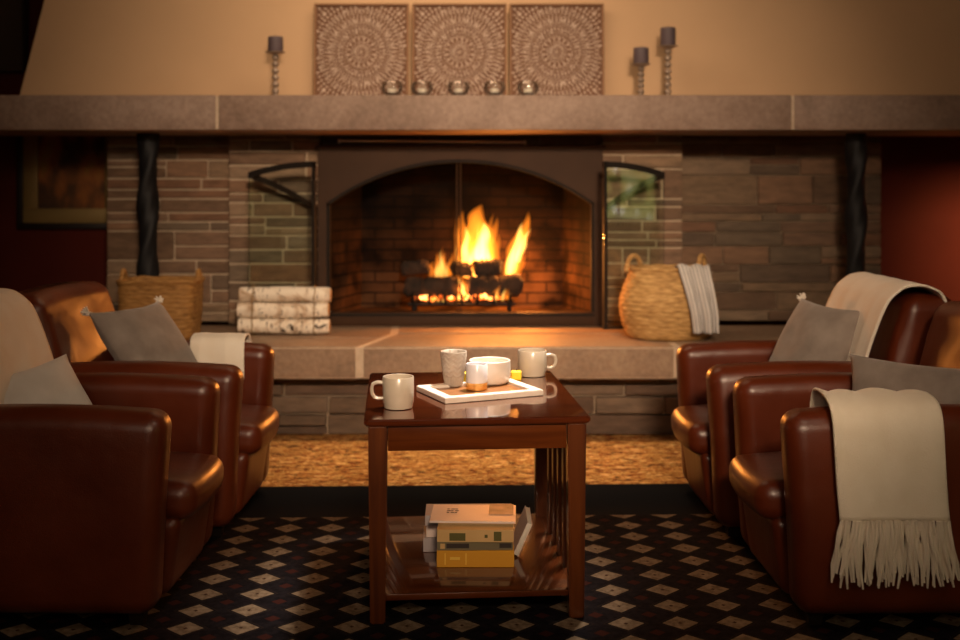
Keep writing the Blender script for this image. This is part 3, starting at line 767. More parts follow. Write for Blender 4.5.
gl0 = None
for i, (px, lb) in enumerate(((392, 'small clear glass votive bowl on the mantel, nearest the lone candle'), (422, 'small clear glass votive bowl on the mantel, second from the lone candle side'),
        (458.5, 'small clear glass votive bowl at the middle of the mantel row of five'), (494.5, 'small clear glass votive bowl on the mantel, second from the paired candles side'), (528, 'small clear glass votive bowl on the mantel, nearest the paired candles'))):
    loc = (P(px, 0, 5.37).x, 5.37, MTOP+.001)
    if gl0 is None:
        gl0 = thing('glass_votive', lb, 'glass', loc, 0, 'glass votive bowls on the mantel')
        m = MB(); m.lathe([(0,0), (.024,0), (.044,.012), (.055,.034), (.054,.052), (.046,.068), (.0435,.067), (.051,.051), (.052,.035), (.041,.015), (.02,.005), (0,.005)], 28); m.build('bowl', M['clear'], gl0)
        m = MB(); m.lathe([(0,.0055), (.019,.0055), (.0215,.036), (0,.036)], 18); m.build('tea_light', M['wax'], gl0)
    else: dup(gl0, loc, 0, lb)

# ------------------------------------------------------------------ framed painting on the left wall
YP = YB-.002
x0, x1 = P(25,0,YP).x, P(121,0,YP).x; z0 = P(0,223,YP).z; z1 = z0+.60
fr_ = thing('framed_painting', 'dark abstract painting in a wide gold mat and black frame on the wall', 'painting', ((x0+x1)/2, YP, z0))
cx = (x0+x1)/2; hw = (x1-x0)/2; hh = z1-z0
m = MB(); e = .035
for a, b in (((-hw-e, -.04, -e), (hw+e, 0, 0)), ((-hw-e, -.04, hh), (hw+e, 0, hh+e)), ((-hw-e, -.04, 0), (-hw, 0, hh)), ((hw, -.04, 0), (hw+e, 0, hh))): m.span(a, b, bevel=.004)
m.build('frame', M['frame_black'], fr_)
m = MB(); e = .085
for a, b in (((-hw, -.03, 0), (hw, -.002, e)), ((-hw, -.03, hh-e), (hw, -.002, hh)), ((-hw, -.03, e), (-hw+e, -.002, hh-e)), ((hw-e, -.03, e), (hw, -.002, hh-e))): m.span(a, b, bevel=.004)
m.build('gold_mat', M['frame_gold'], fr_)
m = MB(); m.span((-hw+e, -.02, e), (hw-e, -.004, hh-e)); m.build('canvas', M['painting'], fr_)

# ------------------------------------------------------------------ baskets and birch bundle
def basket(name, label, loc, prof, sq, mat, rows, nth, handles, hr):
    root = thing(name, label, 'basket', loc)
    t = bmesh.new(); n = nth*4; rings = []; Hh = prof[-1][1]
    def rad(z):
        for (r0, a), (r1, b) in zip(prof, prof[1:]):
            if a <= z <= b:
                s_ = (z-a)/(b-a); s_ = s_; return r0+(r1-r0)*s_
        return prof[-1][0]
    NR = rows*4
    for i in range(NR+1):
        z = Hh*i/NR; row = i//4; ph = (row % 2)*PI; amp = math.sin(PI*(i % 4)/4+.001)
        ring = []
        for j in range(n):
            a = 2*PI*j/n; c_, s_ = math.cos(a), math.sin(a)
            k = 1/((abs(c_)**sq+abs(s_)**sq)**(1/sq))
            r = rad(z)*k+.0055*amp*(.55+.45*math.sin(a*nth/2*1.0+ph))
            ring.append(t.verts.new((r*c_, r*.78*s_, z)))
        rings.append(ring)
    inner = []
    for z in (Hh, .01):
        ring = []
        for j in range(n):
            a = 2*PI*j/n; c_, s_ = math.cos(a), math.sin(a); k = 1/((abs(c_)**sq+abs(s_)**sq)**(1/sq)); r = (rad(z)-.012)*k
            ring.append(t.verts.new((r*c_, r*.78*s_, z)))
        inner.append(ring)
    rings += inner
    for a, b in zip(rings, rings[1:]):
        for k in range(n): t.faces.new((a[k], a[(k+1) % n], b[(k+1) % n], b[k]))
    t.faces.new(rings[0][::-1]); t.faces.new(rings[-1]); m = MB(); m.merge(t); m.build('woven_body', mat, root, smooth=60)
    m = MB(); pts = []
    for j in range(48):
        a = 2*PI*j/48; c_, s_ = math.cos(a), math.sin(a); k = 1/((abs(c_)**sq+abs(s_)**sq)**(1/sq)); r = rad(Hh)*k
        pts.append((r*c_, r*.78*s_, Hh+.003*math.sin(j*PI/2)))
    m.tube(pts, .010, 8, closed=True); m.build('rim', mat, root)
    for (hx, hy, ang, w, h) in handles:
        m = MB(); pts = []
        for i in range(15):
            a = PI*i/14; u = -w*math.cos(a); pts.append((hx+u*math.cos(ang), hy+u*math.sin(ang), Hh-.012+h*math.sin(a)))
        m.tube(pts, hr, 8); m.build('handle', mat, root)
    return root
bx = P(669, 0, 5.33)
basket('woven_basket', 'round-bellied pale seagrass basket with a striped cloth hanging over its rim', (bx.x, 5.36, HT+.001),
       [(.185,0), (.205,.02), (.228,.09), (.236,.15), (.232,.19), (.215,.25), (.188,.31), (.182,.335)], 2.2, M['basket'], 15, 36,
       [(-.165, 0, PI/2*.35, .045, .075), (.165, 0, PI/2*.65, .045, .075)], .011)
bx2 = P(163, 0, 5.35)
basket('woven_basket', 'straight-sided tan rattan basket with upright ears, behind the far armchair', (bx2.x, 5.32, HT+.001),
       [(.155,0), (.17,.02), (.178,.12), (.184,.28)], 5, M['basket_dark'], 14, 36,
       [(-.182, 0, PI/2, .035, .06), (.182, 0, PI/2, .035, .06)], .011)

def drape(name, label, cat, path, wdir, width, mat, amp=.006, nw=40, group=None, fringe=(), seed=0, thick=.006, flare=0, fr_len=.13, folds=2.5, edge=None, ds=.012):
    """cloth following a polyline path (list of points), swept across wdir*width, with soft folds"""
    path = [Vector(p) for p in path]; wdir = Vector(wdir).normalized()
    # resample, smooth
    seg = [(b-a).length for a, b in zip(path, path[1:])]; tot = sum(seg); n = max(12, int(tot/ds)); pts = []
    for i in range(n+1):
        d = tot*i/n; k = 0
        while k < len(seg)-1 and d > seg[k]: d -= seg[k]; k += 1
        pts.append(path[k].lerp(path[k+1], min(1, d/seg[k])))
    for _ in range(3): pts = [pts[0]]+[(a+b*2+c)/4 for a, b, c in zip(pts, pts[1:], pts[2:])]+[pts[-1]]
    t = bmesh.new(); uv = t.loops.layers.uv.new('UVMap'); G = []; UV = {}
    for i, p in enumerate(pts):
        tg = (pts[min(i+1, n)]-pts[max(i-1, 0)]).normalized(); nm = tg.cross(wdir).normalized()
        row = []
        for j in range(nw+1):
            u = j/nw; wv = noise.noise(Vector((u*folds*2+seed, i/n*1.2, seed)))*.7+.5*math.sin(u*folds*2*PI+seed+i/n)
            s_ = i/n; sag = edge(s_) if edge else 0
            q = p+wdir*(width*(u+ (u-.5)*flare*s_)) + nm*(abs(wv)*amp*(.35+1.0*(2*abs(s_-.5)))) + wdir*(.02*width*math.sin(s_*5+seed))
            q += tg*(sag*math.sin(u*7+seed))
            v = t.verts.new(q); UV[v] = (u, s_); row.append(v)
        G.append(row)
    for a, b in zip(G, G[1:]):
        for j in range(nw):
            f = t.faces.new((a[j], a[j+1], b[j+1], b[j]))
            for l in f.loops: l[uv].uv = UV[l.vert]
    ends = {0: [v.co.copy() for v in G[0]], 1: [v.co.copy() for v in G[-1]]}
    dirs = {0: (pts[0]-pts[2]).normalized(), 1: (pts[-1]-pts[-3]).normalized()}
    c = sum((v.co for v in t.verts), Vector())/len(t.verts)
    m = MB(); m.bm.free(); m.bm = t
    o = m.build(name, mat, loc=c, smooth=80)
    md = o.modifiers.new('thickness', 'SOLIDIFY'); md.thickness = thick; md.offset = 0
    tag(o, label, cat, group)
    rnd = random.Random(seed+5)
    for e in fringe:
        fm = MB(); E = ends[e]; ns = 84
        for k in range(ns):
            u = (k+.5)/ns*nw; j = int(u); p = E[j].lerp(E[min(j+1, nw)], u-j)
            q = []; sx = (u/nw-.5)*.03+rnd.uniform(-.014, .014); ph = rnd.random()*6; ll = fr_len*rnd.uniform(.8, 1.05)
            for s_ in (0, .2, .45, .7, 1):
                q.append(p+Vector((0,0,-1))*(ll*s_) + wdir*(sx*s_+.005*math.sin(ph+s_*5)) + dirs[e].cross(wdir)*(.006*math.sin(ph*2+s_*4)))
            fm.tube(q, [.004,.0055,.005,.0048,.0025], 6)
        f = fm.build('fringe', mat, loc=c); f.location = (0,0,0); f.parent = o
    return o

# cloth over the basket rim
bz = HT+.335; bc = Vector((bx.x, 5.36, 0))
drape('throw_blanket', 'pale grey cloth with dark stripes hanging over the rim of the round-bellied basket', 'blanket',
      [bc+Vector((.02, .06, bz-.09)), bc+Vector((.01, -.06, bz-.03)), bc+Vector((.01, -.135, bz+.024)), bc+Vector((.012, -.172, bz+.006)), bc+Vector((.03, -.20, bz-.10)), bc+Vector((.045, -.212, bz-.20)), bc+Vector((.05, -.21, bz-.285))],
      (1,-.0,-.0), .17, M['stripe'], amp=.045, seed=3, folds=1.1, flare=-.30, thick=.004, nw=36)

# birch logs
random.seed(21)
lx0, lx1 = P(240,0,5.47).x, P(330,0,5.47).x
def birch(z, r, dx, label, seed):
    m = MB(); n = 20; rnd = random.Random(seed); pts = []; rad = []
    L0 = (lx1-lx0)/2
    for i in range(n+1):
        s_ = i/n; pts.append((-L0+2*L0*s_, .003*math.sin(s_*5+seed), .0025*math.sin(s_*7+seed*2))); rad.append(r*(1+.025*math.sin(s_*11+seed))-.003*(i in (0, n)))
    m.tube(pts, rad, 24, cap=False)
    o = m.build('birch_log', M['birch'], loc=(0,0,0)); o.location = ((lx0+lx1)/2+dx, 5.45, z); o.rotation_euler = (seed*1.3, 0, 0)
    tag(o, label, 'log', 'birch logs bundled on the hearth')
    for e, k in ((0, -1), (-1, 1)):
        m = MB(); m.tube([(pts[e][0]-k*.004, pts[e][1], pts[e][2]), (pts[e][0]+k*.001, pts[e][1], pts[e][2])], r-.004, 24); m.build('cut_end', M['birch_end'], o)
zz = HT+.004
birch(zz+.040, .0385, .000, 'white birch log at the bottom of the hearth bundle', 1)
birch(zz+.040+.079, .0385, -.004, 'white birch log in the middle of the hearth bundle', 2)
birch(zz+.040+.157, .0375, .006, 'white birch log on top of the hearth bundle', 3)
for px, lb in ((255, 'twine loop tied round the birch logs, nearer the armchairs'), (316, 'twine loop tied round the birch logs, nearer the fire')):
    x = P(px,0,5.47).x; m = MB(); pts = []
    for i in range(40):
        a = 2*PI*i/40; yy = .046*math.cos(a); z_ = .078*(1 if math.sin(a) > 0 else -1)+.046*math.sin(a)
        pts.append((x+.004*math.sin(a*3), 5.45+yy, zz+.119+z_*.985))
    m.tube(pts, .003, 6, closed=True)
    tag(m.build('twine', M['twine'], loc=(x, 5.45, zz+.119)), lb, 'twine', 'twine round the birch logs')

# ------------------------------------------------------------------ rug
random.seed(2)
m = MB(); m.span((-3.4, -3.6, 0), (3.4, .41, .008), bevel=.003)
rug = m.build('area_rug', M['rug']); rug.location = (-.075, 3.875, .001); rug.rotation_euler = (0,0,R(1.6))
tag(rug, 'large black rug with rows of small tan diamonds and a plain dark border', 'rug')

# ------------------------------------------------------------------ armchairs
RZ = .010
def armchair(label, loc, rz):
    root = thing('armchair', label, 'armchair', loc, rz, 'brown leather club armchairs')
    W = .325; mt = M['leather']
    for sg in (-1, 1):
        m = MB()
        def fn(v, sg=sg):
            x, y, z = v; s_ = (x+.36)/.72
            z0 = max(0, min(1, (z+.26)/.52))
            if z > 0: z += (.014*math.sin(PI*s_)-.006)*z0
            x += (z0-1)*.03*max(0, s_) ; y += sg*(.012*math.sin(PI*z0)) 
            return Vector((x, y, z))
        m.rbox((.36, .062, .268), .05, fn, Matrix.Translation((.06, sg*(W-.062-.012), .303)), m=10, k=5); m.build('armrest', mt, root, smooth=60)
        m = MB(); pts = []
        for i in range(12): pass
    # backrest: full width, leaning
    m = MB()
    def fb(v):
        x, y, z = v; z0 = max(0, (z+.345)/.69)
        x += -.10*z0**1.3+.03*(1-(y/W)**2)*(-1 if x > 0 else 1)*(z0) 
        if z > .2: z += .012*(1-(y/.3)**2)
        x += .02*math.sin(PI*z0) if x > 0 else 0
        return Vector((x, y, z))
    m.rbox((.096, W-.006, .352), .05, fb, Matrix.Translation((-.214, 0, .447)), m=12, k=6); m.build('backrest', mt, root, smooth=60)
    # seat base and cushion
    m = MB()
    def fs(v):
        x, y, z = v
        if x > 0: x += -.035*(1-(z+.12)/.24)
        return Vector((x, y, z))
    m.rbox((.29, W-.142, .108), .03, fs, Matrix.Translation((.135, 0, .152)), m=6, k=3); m.build('seat_base', mt, root, smooth=60)
    m = MB()
    def fc(v):
        x, y, z = v; d = (1-(y/.2)**2)
        if z > 0: z += .022*max(0, d)*(1-(x/.32)**2)
        if x > .1: x += .022*max(0, d)
        z += (x+.29)/.58*.004
        return Vector((x, y, z))
    m.rbox((.30, W-.142, .052), .042, fc, Matrix.Translation((.150, 0, .308)) @ Matrix.Rotation(R(3), 4, 'Y') , m=10, k=5); m.build('seat_cushion', mt, root, smooth=60)
    for sx, sy in ((.33,1), (.33,-1), (-.26,1), (-.26,-1)):
        m = MB(); t = bmesh.new(); bmesh.ops.create_cone(t, cap_ends=True, segments=4, radius1=.024, radius2=.034, depth=.065); m.merge(t, Matrix.Translation((sx, sy*.24, .0325)) @ Matrix.Rotation(R(45), 4, 'Z')); m.build('leg', M['dark_leg'], root)
    return root
A = armchair('brown leather armchair with a light grey pillow and a cream throw hung over its back', (-1.232, 3.165, RZ), R(-1))
B = dup(A, (-1.2, 3.905, RZ), R(-1), 'brown leather armchair with a grey tasselled pillow, near the birch logs')
C_ = dup(A, (1.21, 3.165, RZ), R(181), 'brown leather armchair with a fringed cream throw over its outer arm')
D_ = dup(A, (1.165, 3.905, RZ), R(181), 'brown leather armchair with a cream throw over its back, near the round-bellied basket')

# ------------------------------------------------------------------ pillows
def pillow(label, a, b, c, mat, th=.075, tassels=(), seed=1):
    """a,b,c = three corners (top edge a->b, side edge b->c)"""
    a, b, c = Vector(a), Vector(b), Vector(c); ux = (a-b); uz = (b-c); w = ux.length; h = uz.length
    x = ux.normalized(); z = (uz-x*uz.dot(x)).normalized(); y = z.cross(x)
    ce = (a+c)/2; mt = Matrix((x, y, z)).transposed().to_4x4(); mt.translation = ce
    t = bmesh.new(); n = 22; S = []
    for sg in (-1, 1):
        g = []
        for i in range(n+1):
            row = []
            for j in range(n+1):
                u, v = -1+2*i/n, -1+2*j/n
                e = (max(0, (1-abs(u)**2.4))*max(0, (1-abs(v)**2.4)))**.5
                pin = 1-.10*(1-abs(v)**2)*abs(u)**2; pin2 = 1-.10*(1-abs(u)**2)*abs(v)**2
                wr = noise.noise(Vector((u*1.6+seed, v*1.6, sg)))*.006
                row.append(t.verts.new((u*w/2*pin, sg*(th*e+.003)+wr*e*2, v*h/2*pin2)))
            g.append(row)
        S.append(g)
        for i in range(n):
            for j in range(n): t.faces.new((g[i][j], g[i+1][j], g[i+1][j+1], g[i][j+1]))
    ed = [(i, 0) for i in range(n)]+[(n, j) for j in range(n)]+[(n-i, n) for i in range(n)]+[(0, n-j) for j in range(n)]
    for k in range(len(ed)):
        p, q = ed[k], ed[(k+1) % len(ed)]
        t.faces.new((S[0][p[0]][p[1]], S[0][q[0]][q[1]], S[1][q[0]][q[1]], S[1][p[0]][p[1]]))
    m = MB(); m.merge(t); o = m.build('throw_pillow', mat, smooth=75); o.matrix_world = mt
    tag(o, label, 'pillow', 'throw pillows on the armchairs')
    for (sx, sz) in tassels:
        m = MB(); random.seed(int(seed*10+sx*3+sz))
        for k in range(26):
            d = Vector((random.gauss(0,1), random.gauss(0,1), random.gauss(0,1))).normalized()
            p0 = Vector((sx*w/2*.98, 0, sz*h/2*.98)); m.tube([p0, p0+Vector((sx,0,sz))*.008+d*.009, p0+Vector((sx,0,sz))*.010+d*.018], [.003,.003,.002], 5)
        m.build('tassel', M['tassel'], o)
    return o
sz = .44
pillow('grey square pillow with cream corner tassels, standing in the armchair near the birch logs', (-1.345,3.735,.738), (-1.205,4.08,.742), (-.985,4.04,.45), M['grey_pillow'], tassels=((1,1),(-1,1)), seed=1, th=.065)
pillow('light grey pillow at the photo edge, below a cream throw hung over a chair back', (-1.45,2.99,.62), (-1.27,3.36,.655), (-1.09,3.31,.40), M['light_pillow'], seed=2, th=.06)
pillow('grey square pillow leaning in front of the cream throw draped on an armchair back', (1.345,3.75,.745), (1.20,4.07,.755), (1.02,4.03,.462), M['grey_pillow'], tassels=((-1,1),), seed=3, th=.065)
pillow('grey pillow in the armchair whose outer arm carries a fringed throw', (1.47,2.99,.665), (1.145,3.36,.655), (1.07,3.33,.40), M['grey_pillow'], seed=4, th=.06)

# ------------------------------------------------------------------ throws on the chairs
ah = RZ+.592; yo = 2.822
drape('throw_blanket', 'fringed cream wool throw hanging over the outer arm of an armchair', 'blanket',
      [(0,3.02,ah-.15), (0,3.012,ah-.05), (0,2.995,ah+.0), (0,2.95,ah+.013), (0,2.88,ah+.012), (0,2.835,ah-.003), (0,2.816,ah-.05), (0,2.81,ah-.15), (0,2.806,ah-.25), (0,2.80,ah-.285)],
      (1,0,0), .295, M['cream'], amp=.022, fringe=(1,), seed=2, thick=.008, folds=1.6, fr_len=.165, flare=-.06).location.x += .903
def back_throw(cx, cy, sgn, y0, w, label, low, seed, rear=.5):
    # path in chair-local XZ (front = +x), mirrored for chairs facing -X
    pr = [(-.050,low), (-.078,.55), (-.108,.65), (-.140,.735), (-.170,.795), (-.222,.834), (-.282,.840), (-.346,.816), (-.383,.735), (-.382,.655), (-.375,rear)]
    pts = [(cx+sgn*x, y0, z+RZ) for x, z in pr]
    if sgn < 0: pts = [(p[0], y0+w, p[2]) for p in pts]
    return drape('throw_blanket', label, 'blanket', pts, (0,1 if sgn > 0 else -1,0), w, M['cream_light'], amp=.008, seed=seed, folds=1.8, thick=.008, fringe=())
back_throw(-1.232, 3.165, 1, 2.90, .54, 'cream throw over the armchair back at the photo edge, above a light grey pillow', .50, 4)
back_throw(1.165, 3.905, -1, 3.60, .53, 'pale cream throw draped over the back of the armchair near the round-bellied basket', .50, 6, rear=.46)
ah2 = RZ+.589
drape('throw_blanket', 'folded cream throw lying over the inner arm of the armchair near the birch logs', 'blanket',
      [(0,4.055,ah2-.14), (0,4.062,ah2-.06), (0,4.082,ah2+.006), (0,4.13,ah2+.016), (0,4.19,ah2+.014), (0,4.232,ah2-.01), (0,4.248,ah2-.07), (0,4.25,ah2-.16)],
      (1,0,0), .20, M['cream_light'], amp=.008, seed=8, thick=.010, folds=1).location.x += -1.075

# ------------------------------------------------------------------ side table
TR = R(4.5); TZ = RZ; TH = .553; TC = Vector((-.034, 3.290, 0))
tb = thing('side_table', 'glossy red-brown wooden side table with lower shelf in the centre of the rug', 'table', (TC.x, TC.y, TZ), TR)
TW, TD = .302, .375; hz = TH-TZ
m = MB(); t = bmesh.new()
bmesh.ops.create_cube(t, size=1); bmesh.ops.scale(t, vec=(TW*2, TD*2, .018), verts=t.verts)
ve = [e for e in t.edges if abs((e.verts[0].co-e.verts[1].co).z) > .01]; bmesh.ops.bevel(t, geom=ve, offset=.006, segments=3, affect='EDGES')
bmesh.ops.bevel(t, geom=[e for e in t.edges if abs((e.verts[0].co-e.verts[1].co).z) < .001], offset=.004, segments=2, affect='EDGES')
m.merge(t, Matrix.Translation((0,0,hz-.009))); m.build('tabletop', M['table_top'], tb)
LX, LY = TW-.036, TD-.030
for sx in (-1,1):
    for sy in (-1,1):
        m = MB(); t = bmesh.new(); bmesh.ops.create_cube(t, size=1)
        for v in t.verts:
            k = .80 if v.co.z < 0 else 1
            v.co = Vector((v.co.x*.050*k, v.co.y*.050*k, v.co.z*(hz-.0185)))
        bmesh.ops.bevel(t, geom=list(t.edges), offset=.004, segments=2, affect='EDGES')
        m.merge(t, Matrix.Translation((sx*LX, sy*LY, (hz-.0185)/2))); m.build('leg', M['table_leg'], tb)
for sy in (-1,1):
    m = MB(); m.span((-LX+.027, sy*LY-.011, hz-.088), (LX-.027, sy*LY+.011, hz-.0182), bevel=.002); m.build('apron', M['table'], tb)
for sx in (-1,1):
    m = MB(); m.span((sx*LX-.011, -LY+.027, hz-.085), (sx*LX+.011, LY-.027, hz-.0182), bevel=.002); m.build('apron', M['table'], tb)
    m = MB(); m.span((sx*LX-.009, -LY+.027, .05), (sx*LX+.009, LY-.027, .075-.0035), bevel=.002); m.build('stretcher', M['table'], tb)
    for k in range(4):
        y = -.15+.10*k; m = MB(); m.span((sx*LX-.006, y-.018, .0745-.003), (sx*LX+.006, y+.018, hz-.085), bevel=.0015); m.build('slat', M['table_leg'], tb)
m = MB(); m.span((-LX-.012+.021, -LY-.005, .056), (LX+.012-.021, LY+.005, .073), bevel=.003); m.build('shelf', M['table'], tb)
m = MB(); 
tz = TH+.001
SHZ = TZ+.0735
# things on the table
def lathe_thing(o_name, prof, mat, parent, n=40, fn=None, smooth=40):
    m = MB(); m.lathe(prof, n, fn=fn); return m.build(o_name, mat, parent, smooth=smooth)
def mug(label, x, y, r, h, ang, z=tz):
    root = thing('mug', label, 'mug', (x, y, z), ang, 'cream stoneware mugs')
    t_ = .004
    lathe_thing('cup', [(0,.003), (r*.80,.003), (r*.84,0), (r*.90,.001), (r*.93,.006), (r*.93,.010), (r,.018), (r,h-.002), (r-.0015,h), (r-t_,h-.001), (r-t_-.001,.02), (r*.8,.010), (0,.009)], M['ceramic'], root, 48)
    m = MB(); hw = .030; z0, z1 = h*.30, h*.80
    pts = [(r-.003,0,z1), (r+.012,0,z1+.001), (r+hw-.012,0,z1), (r+hw-.003,0,z1-.004), (r+hw,0,z1-.014), (r+hw,0,(z0+z1)/2), (r+hw-.002,0,z0+.012), (r+hw-.008,0,z0+.003), (r+.012,0,z0), (r-.003,0,z0+.001)]
    m.tube(pts, .0052, 10); m.build('handle', M['ceramic'], root)
    return root
mug('cream stoneware mug standing alone on the bare tabletop in front of the tray', -.227, 3.055, .0435, .087, R(183))
mug('cream stoneware mug behind the tray at the far corner of the table', .170, 3.585, .047, .083, R(3))
# tray
ta = math.atan2(.13, .284); tl, tw = .314, .226
L_, F_, R_ = Vector((-.198,3.306)), Vector((-.09,3.11)), Vector((.194,3.24)); tcn = (L_+R_)/2
tray = thing('serving_tray', 'low white-rimmed tray with a wooden base lying askew on the table', 'tray', (tcn.x, tcn.y, tz), ta)
m = MB(); e = .030; hx, hy = tl/2, tw/2; hh_ = .016
t = bmesh.new()
def ringv(x, y, z): return [t.verts.new(v) for v in ((-x,-y,z), (x,-y,z), (x,y,z), (-x,y,z))]
r0, r1, r2, r3 = ringv(hx,hy,0), ringv(hx,hy,hh_), ringv(hx-e,hy-e,hh_), ringv(hx-e,hy-e,0)
for a, b in ((r0,r1), (r1,r2), (r2,r3), (r3,r0)):
    for i in range(4): t.faces.new((a[i], a[(i+1) % 4], b[(i+1) % 4], b[i]))
bmesh.ops.bevel(t, geom=list(t.edges), offset=.0015, segments=2, affect='EDGES')
m.merge(t); m.build('rim', M['tray_white'], tray)
m = MB(); m.span((-hx+e-.001, -hy+e-.001, .003), (hx-e+.001, hy-e+.001, .008)); m.build('base', M['tray_wood'], tray)
trz = tz+.0085
# chevron tumbler
tm = thing('tumbler', 'tapered grey-cream tumbler with raised chevron pattern on the tray', 'tumbler', (-.080, 3.365-.02, trz))
def chev(v):
    a = math.atan2(v.y, v.x); r = math.hypot(v.x, v.y)
    if r > .024 and .004 < v.z < .104:
        k = (math.asin(math.sin(a*9))/ (PI/2)); ph = v.z*420+k*2.2
        d = .0016*max(0, math.sin(ph)) if v.z > .03 else .0008*math.sin(a*40)
        s_ = (r+d)/r; return Vector((v.x*s_, v.y*s_, v.z))
    return v
prof = [(0,.002), (.024,0), (.0262,.003)]+[(.0265+.0135*(i/60)**.75, .004+.100*i/60) for i in range(61)]+[(.039,.106), (.037,.105)]
lathe_thing('cup', prof+[(.034,.07), (.025,.01), (0,.008)], M['ceramic_grey'], tm, 144, chev, 60)
# votive with gold band
vt = thing('votive_cup', 'small white votive cup with a gold band round its foot on the tray', 'votive', (-.010, 3.285, trz))
lathe_thing('cup', [(.0318,.022), (.0322,.024), (.0322,.076), (.031,.0775), (.0295,.076), (.0295,.03), (0,.03)], M['white_cup'], vt)
lathe_thing('gold_band', [(0,0), (.030,0), (.0322,.002), (.0323,.0225), (0,.0225)], M['gold'], vt)
# wide bowl candle
bw = thing('bowl_candle', 'wide white ceramic bowl candle behind the gold-banded votive on the tray', 'candle', (.030, 3.395, trz))
lathe_thing('bowl', [(0,.002), (.050,0), (.058,.004), (.063,.012), (.0645,.04), (.064,.070), (.062,.072), (.058,.070), (.057,.052), (0,.052)], M['ceramic_rim'], bw, 48)
lathe_thing('wax', [(0,.0525), (.0565,.0525), (.0565,.056), (0,.057)], M['wax'], bw)
m = MB(); m.tube([(0,0,.056), (.001,0,.066)], .0012, 6); m.build('wick', M['black'], bw)
# yellow tea lights
def tea(x, y, z, label):
    r_ = thing('yellow_candle', label, 'candle', (x, y, z), 0, 'small yellow candles on the table')
    m = MB(); m.rbox((.016, .016, .014), .004, None, Matrix.Translation((0,0,.014)), m=3, k=3); m.build('wax', M['yellow'], r_)
    m = MB(); m.tube([(0,0,.027), (.001,0,.034)], .001, 6); m.build('wick', M['black'], r_)
tea(.116, 3.505, tz, 'small square yellow candle beside the far mug, behind the tray')
tea(-.048, 3.425, trz, 'small square yellow candle glimpsed between the tumbler and the gold-banded votive')

# books on the shelf
def book(label, x, y, z, w, d, h, rot, cover, pages, spine_marks=None, name='book'):
    root = thing(name, label, 'book', (x, y, z), rot, 'books stacked on the table shelf')
    c = .0022 if h > .02 else .0012
    m = MB(); m.span((-w/2, -d/2, 0), (w/2, d/2, c)); m.span((-w/2, -d/2, h-c), (w/2, d/2, h)); m.span((-w/2, -d/2, c), (w/2, -d/2+c, h-c)); m.build('cover', cover, root)
    m = MB(); m.span((-w/2+.003, -d/2+c, c), (w/2-.003, d/2-.003, h-c)); m.build('pages', pages, root)
    if spine_marks:
        for (u0, u1, v0, v1, mt) in spine_marks:
            m = MB(); m.span((-w/2+w*u0, -d/2-.0006, h*v0), (-w/2+w*u1, -d/2+.0001, h*v1)); m.build('spine_mark', mt, root)
    return root
pg = simple('pages', (.62,.55,.46), (.7,.64,.55), rough=.9, scale=60, stretch=(1,1,20))
cy = simple('yellow_cover', (.62,.29,.02), rough=.5); ct = simple('tan_cover', (.55,.34,.13), (.62,.40,.17), rough=.6, scale=10)
cd_ = simple('olive_cover', (.16,.13,.07), rough=.6); cw = simple('white_cover', (.70,.55,.50), (.80,.68,.62), rough=.45, scale=4); cg = simple('grey_cover', (.42,.37,.38), rough=.6)
ol = simple('olive_ink', (.10,.09,.02), rough=.6); dk = simple('dark_ink', (.03,.02,.015), rough=.6); gd = simple('gilt_ink', (.8,.5,.08), rough=.4)
z = SHZ+.001; xb = P(475.5,0,3.15).x; y0 = 3.13
book('thick yellow hardback at the bottom of the front book pile', xb, y0+.065, z, .220, .13, .047, R(0), cy, pg, [(.10,.115,.15,.85,gd), (.37,.385,.15,.85,gd), (.17,.30,.45,.62,gd)])
book('thin olive book with dark lettering between the yellow and tan books', xb-.002, y0+.068, z+.0475, .216, .13, .024, R(1), cd_, pg, [(.12,.42,.25,.8,dk), (.04,.10,.2,.8,ct), (.82,.98,.25,.8,dk)])
book('tan hardback with olive spine patches, topmost of the front book pile', xb+.001, y0+.066, z+.072, .218, .134, .035, R(-1), ct, pg, [(.16,.37,.1,.72,ol), (.74,.84,.1,.85,ol), (.62,.66,.35,.6,ol)])
book('grey-bound large book at the bottom of the rear book pile', xb-.030, y0+.198, z, .255, .12, .040, R(2), cg, pg)
book('pale grey book in the middle of the rear book pile', xb-.020, y0+.198, z+.0405, .250, .12, .036, R(-2), cw, pg)
book('grey book just under the white magazine in the rear pile', xb-.020, y0+.198, z+.077, .262, .12, .030, R(1), cg, pg)
wb = book('large white picture magazine with faint print lying across both book piles', xb-.006, y0+.14, z+.1078, .250, .165, .006, R(-2), cw, pg)
mks = MB()
for k in range(9):
    mks.span((-.08+.012*(k % 3), .03-.018*(k//3), .0071), (-.073+.012*(k % 3)+.004*(k % 2), .037-.018*(k//3), .0074))
mks.build('cover_print', dk, wb)
m = MB(); m.span((.045,-.02,.0071), (.118,.09,.0073)); m.build('cover_photo', simple('cover_photo', (.07,.06,.06), (.35,.27,.24), rough=.5, scale=14), wb)
ob = book('white paperback leaning against the side of the book piles', xb+.118, y0+.13, z+.02, .145, .008, .2, R(90), cw, pg)
ob.rotation_euler = (R(0), R(0), 0)
bpy.data.objects.remove(ob.children[1], do_unlink=True)
for ch in list(ob.children): bpy.data.objects.remove(ch, do_unlink=True)
ob.location = (xb+.150, y0+.17, z)
m = MB(); m.box((0,0,.0), (.012, .17, .10), bevel=.001); bmesh.ops.transform(m.bm, matrix=Matrix.Translation((-.012,0,.052)) @ Matrix.Rotation(R(24), 4, 'Y'), verts=m.bm.verts); m.build('pages', pg, ob)
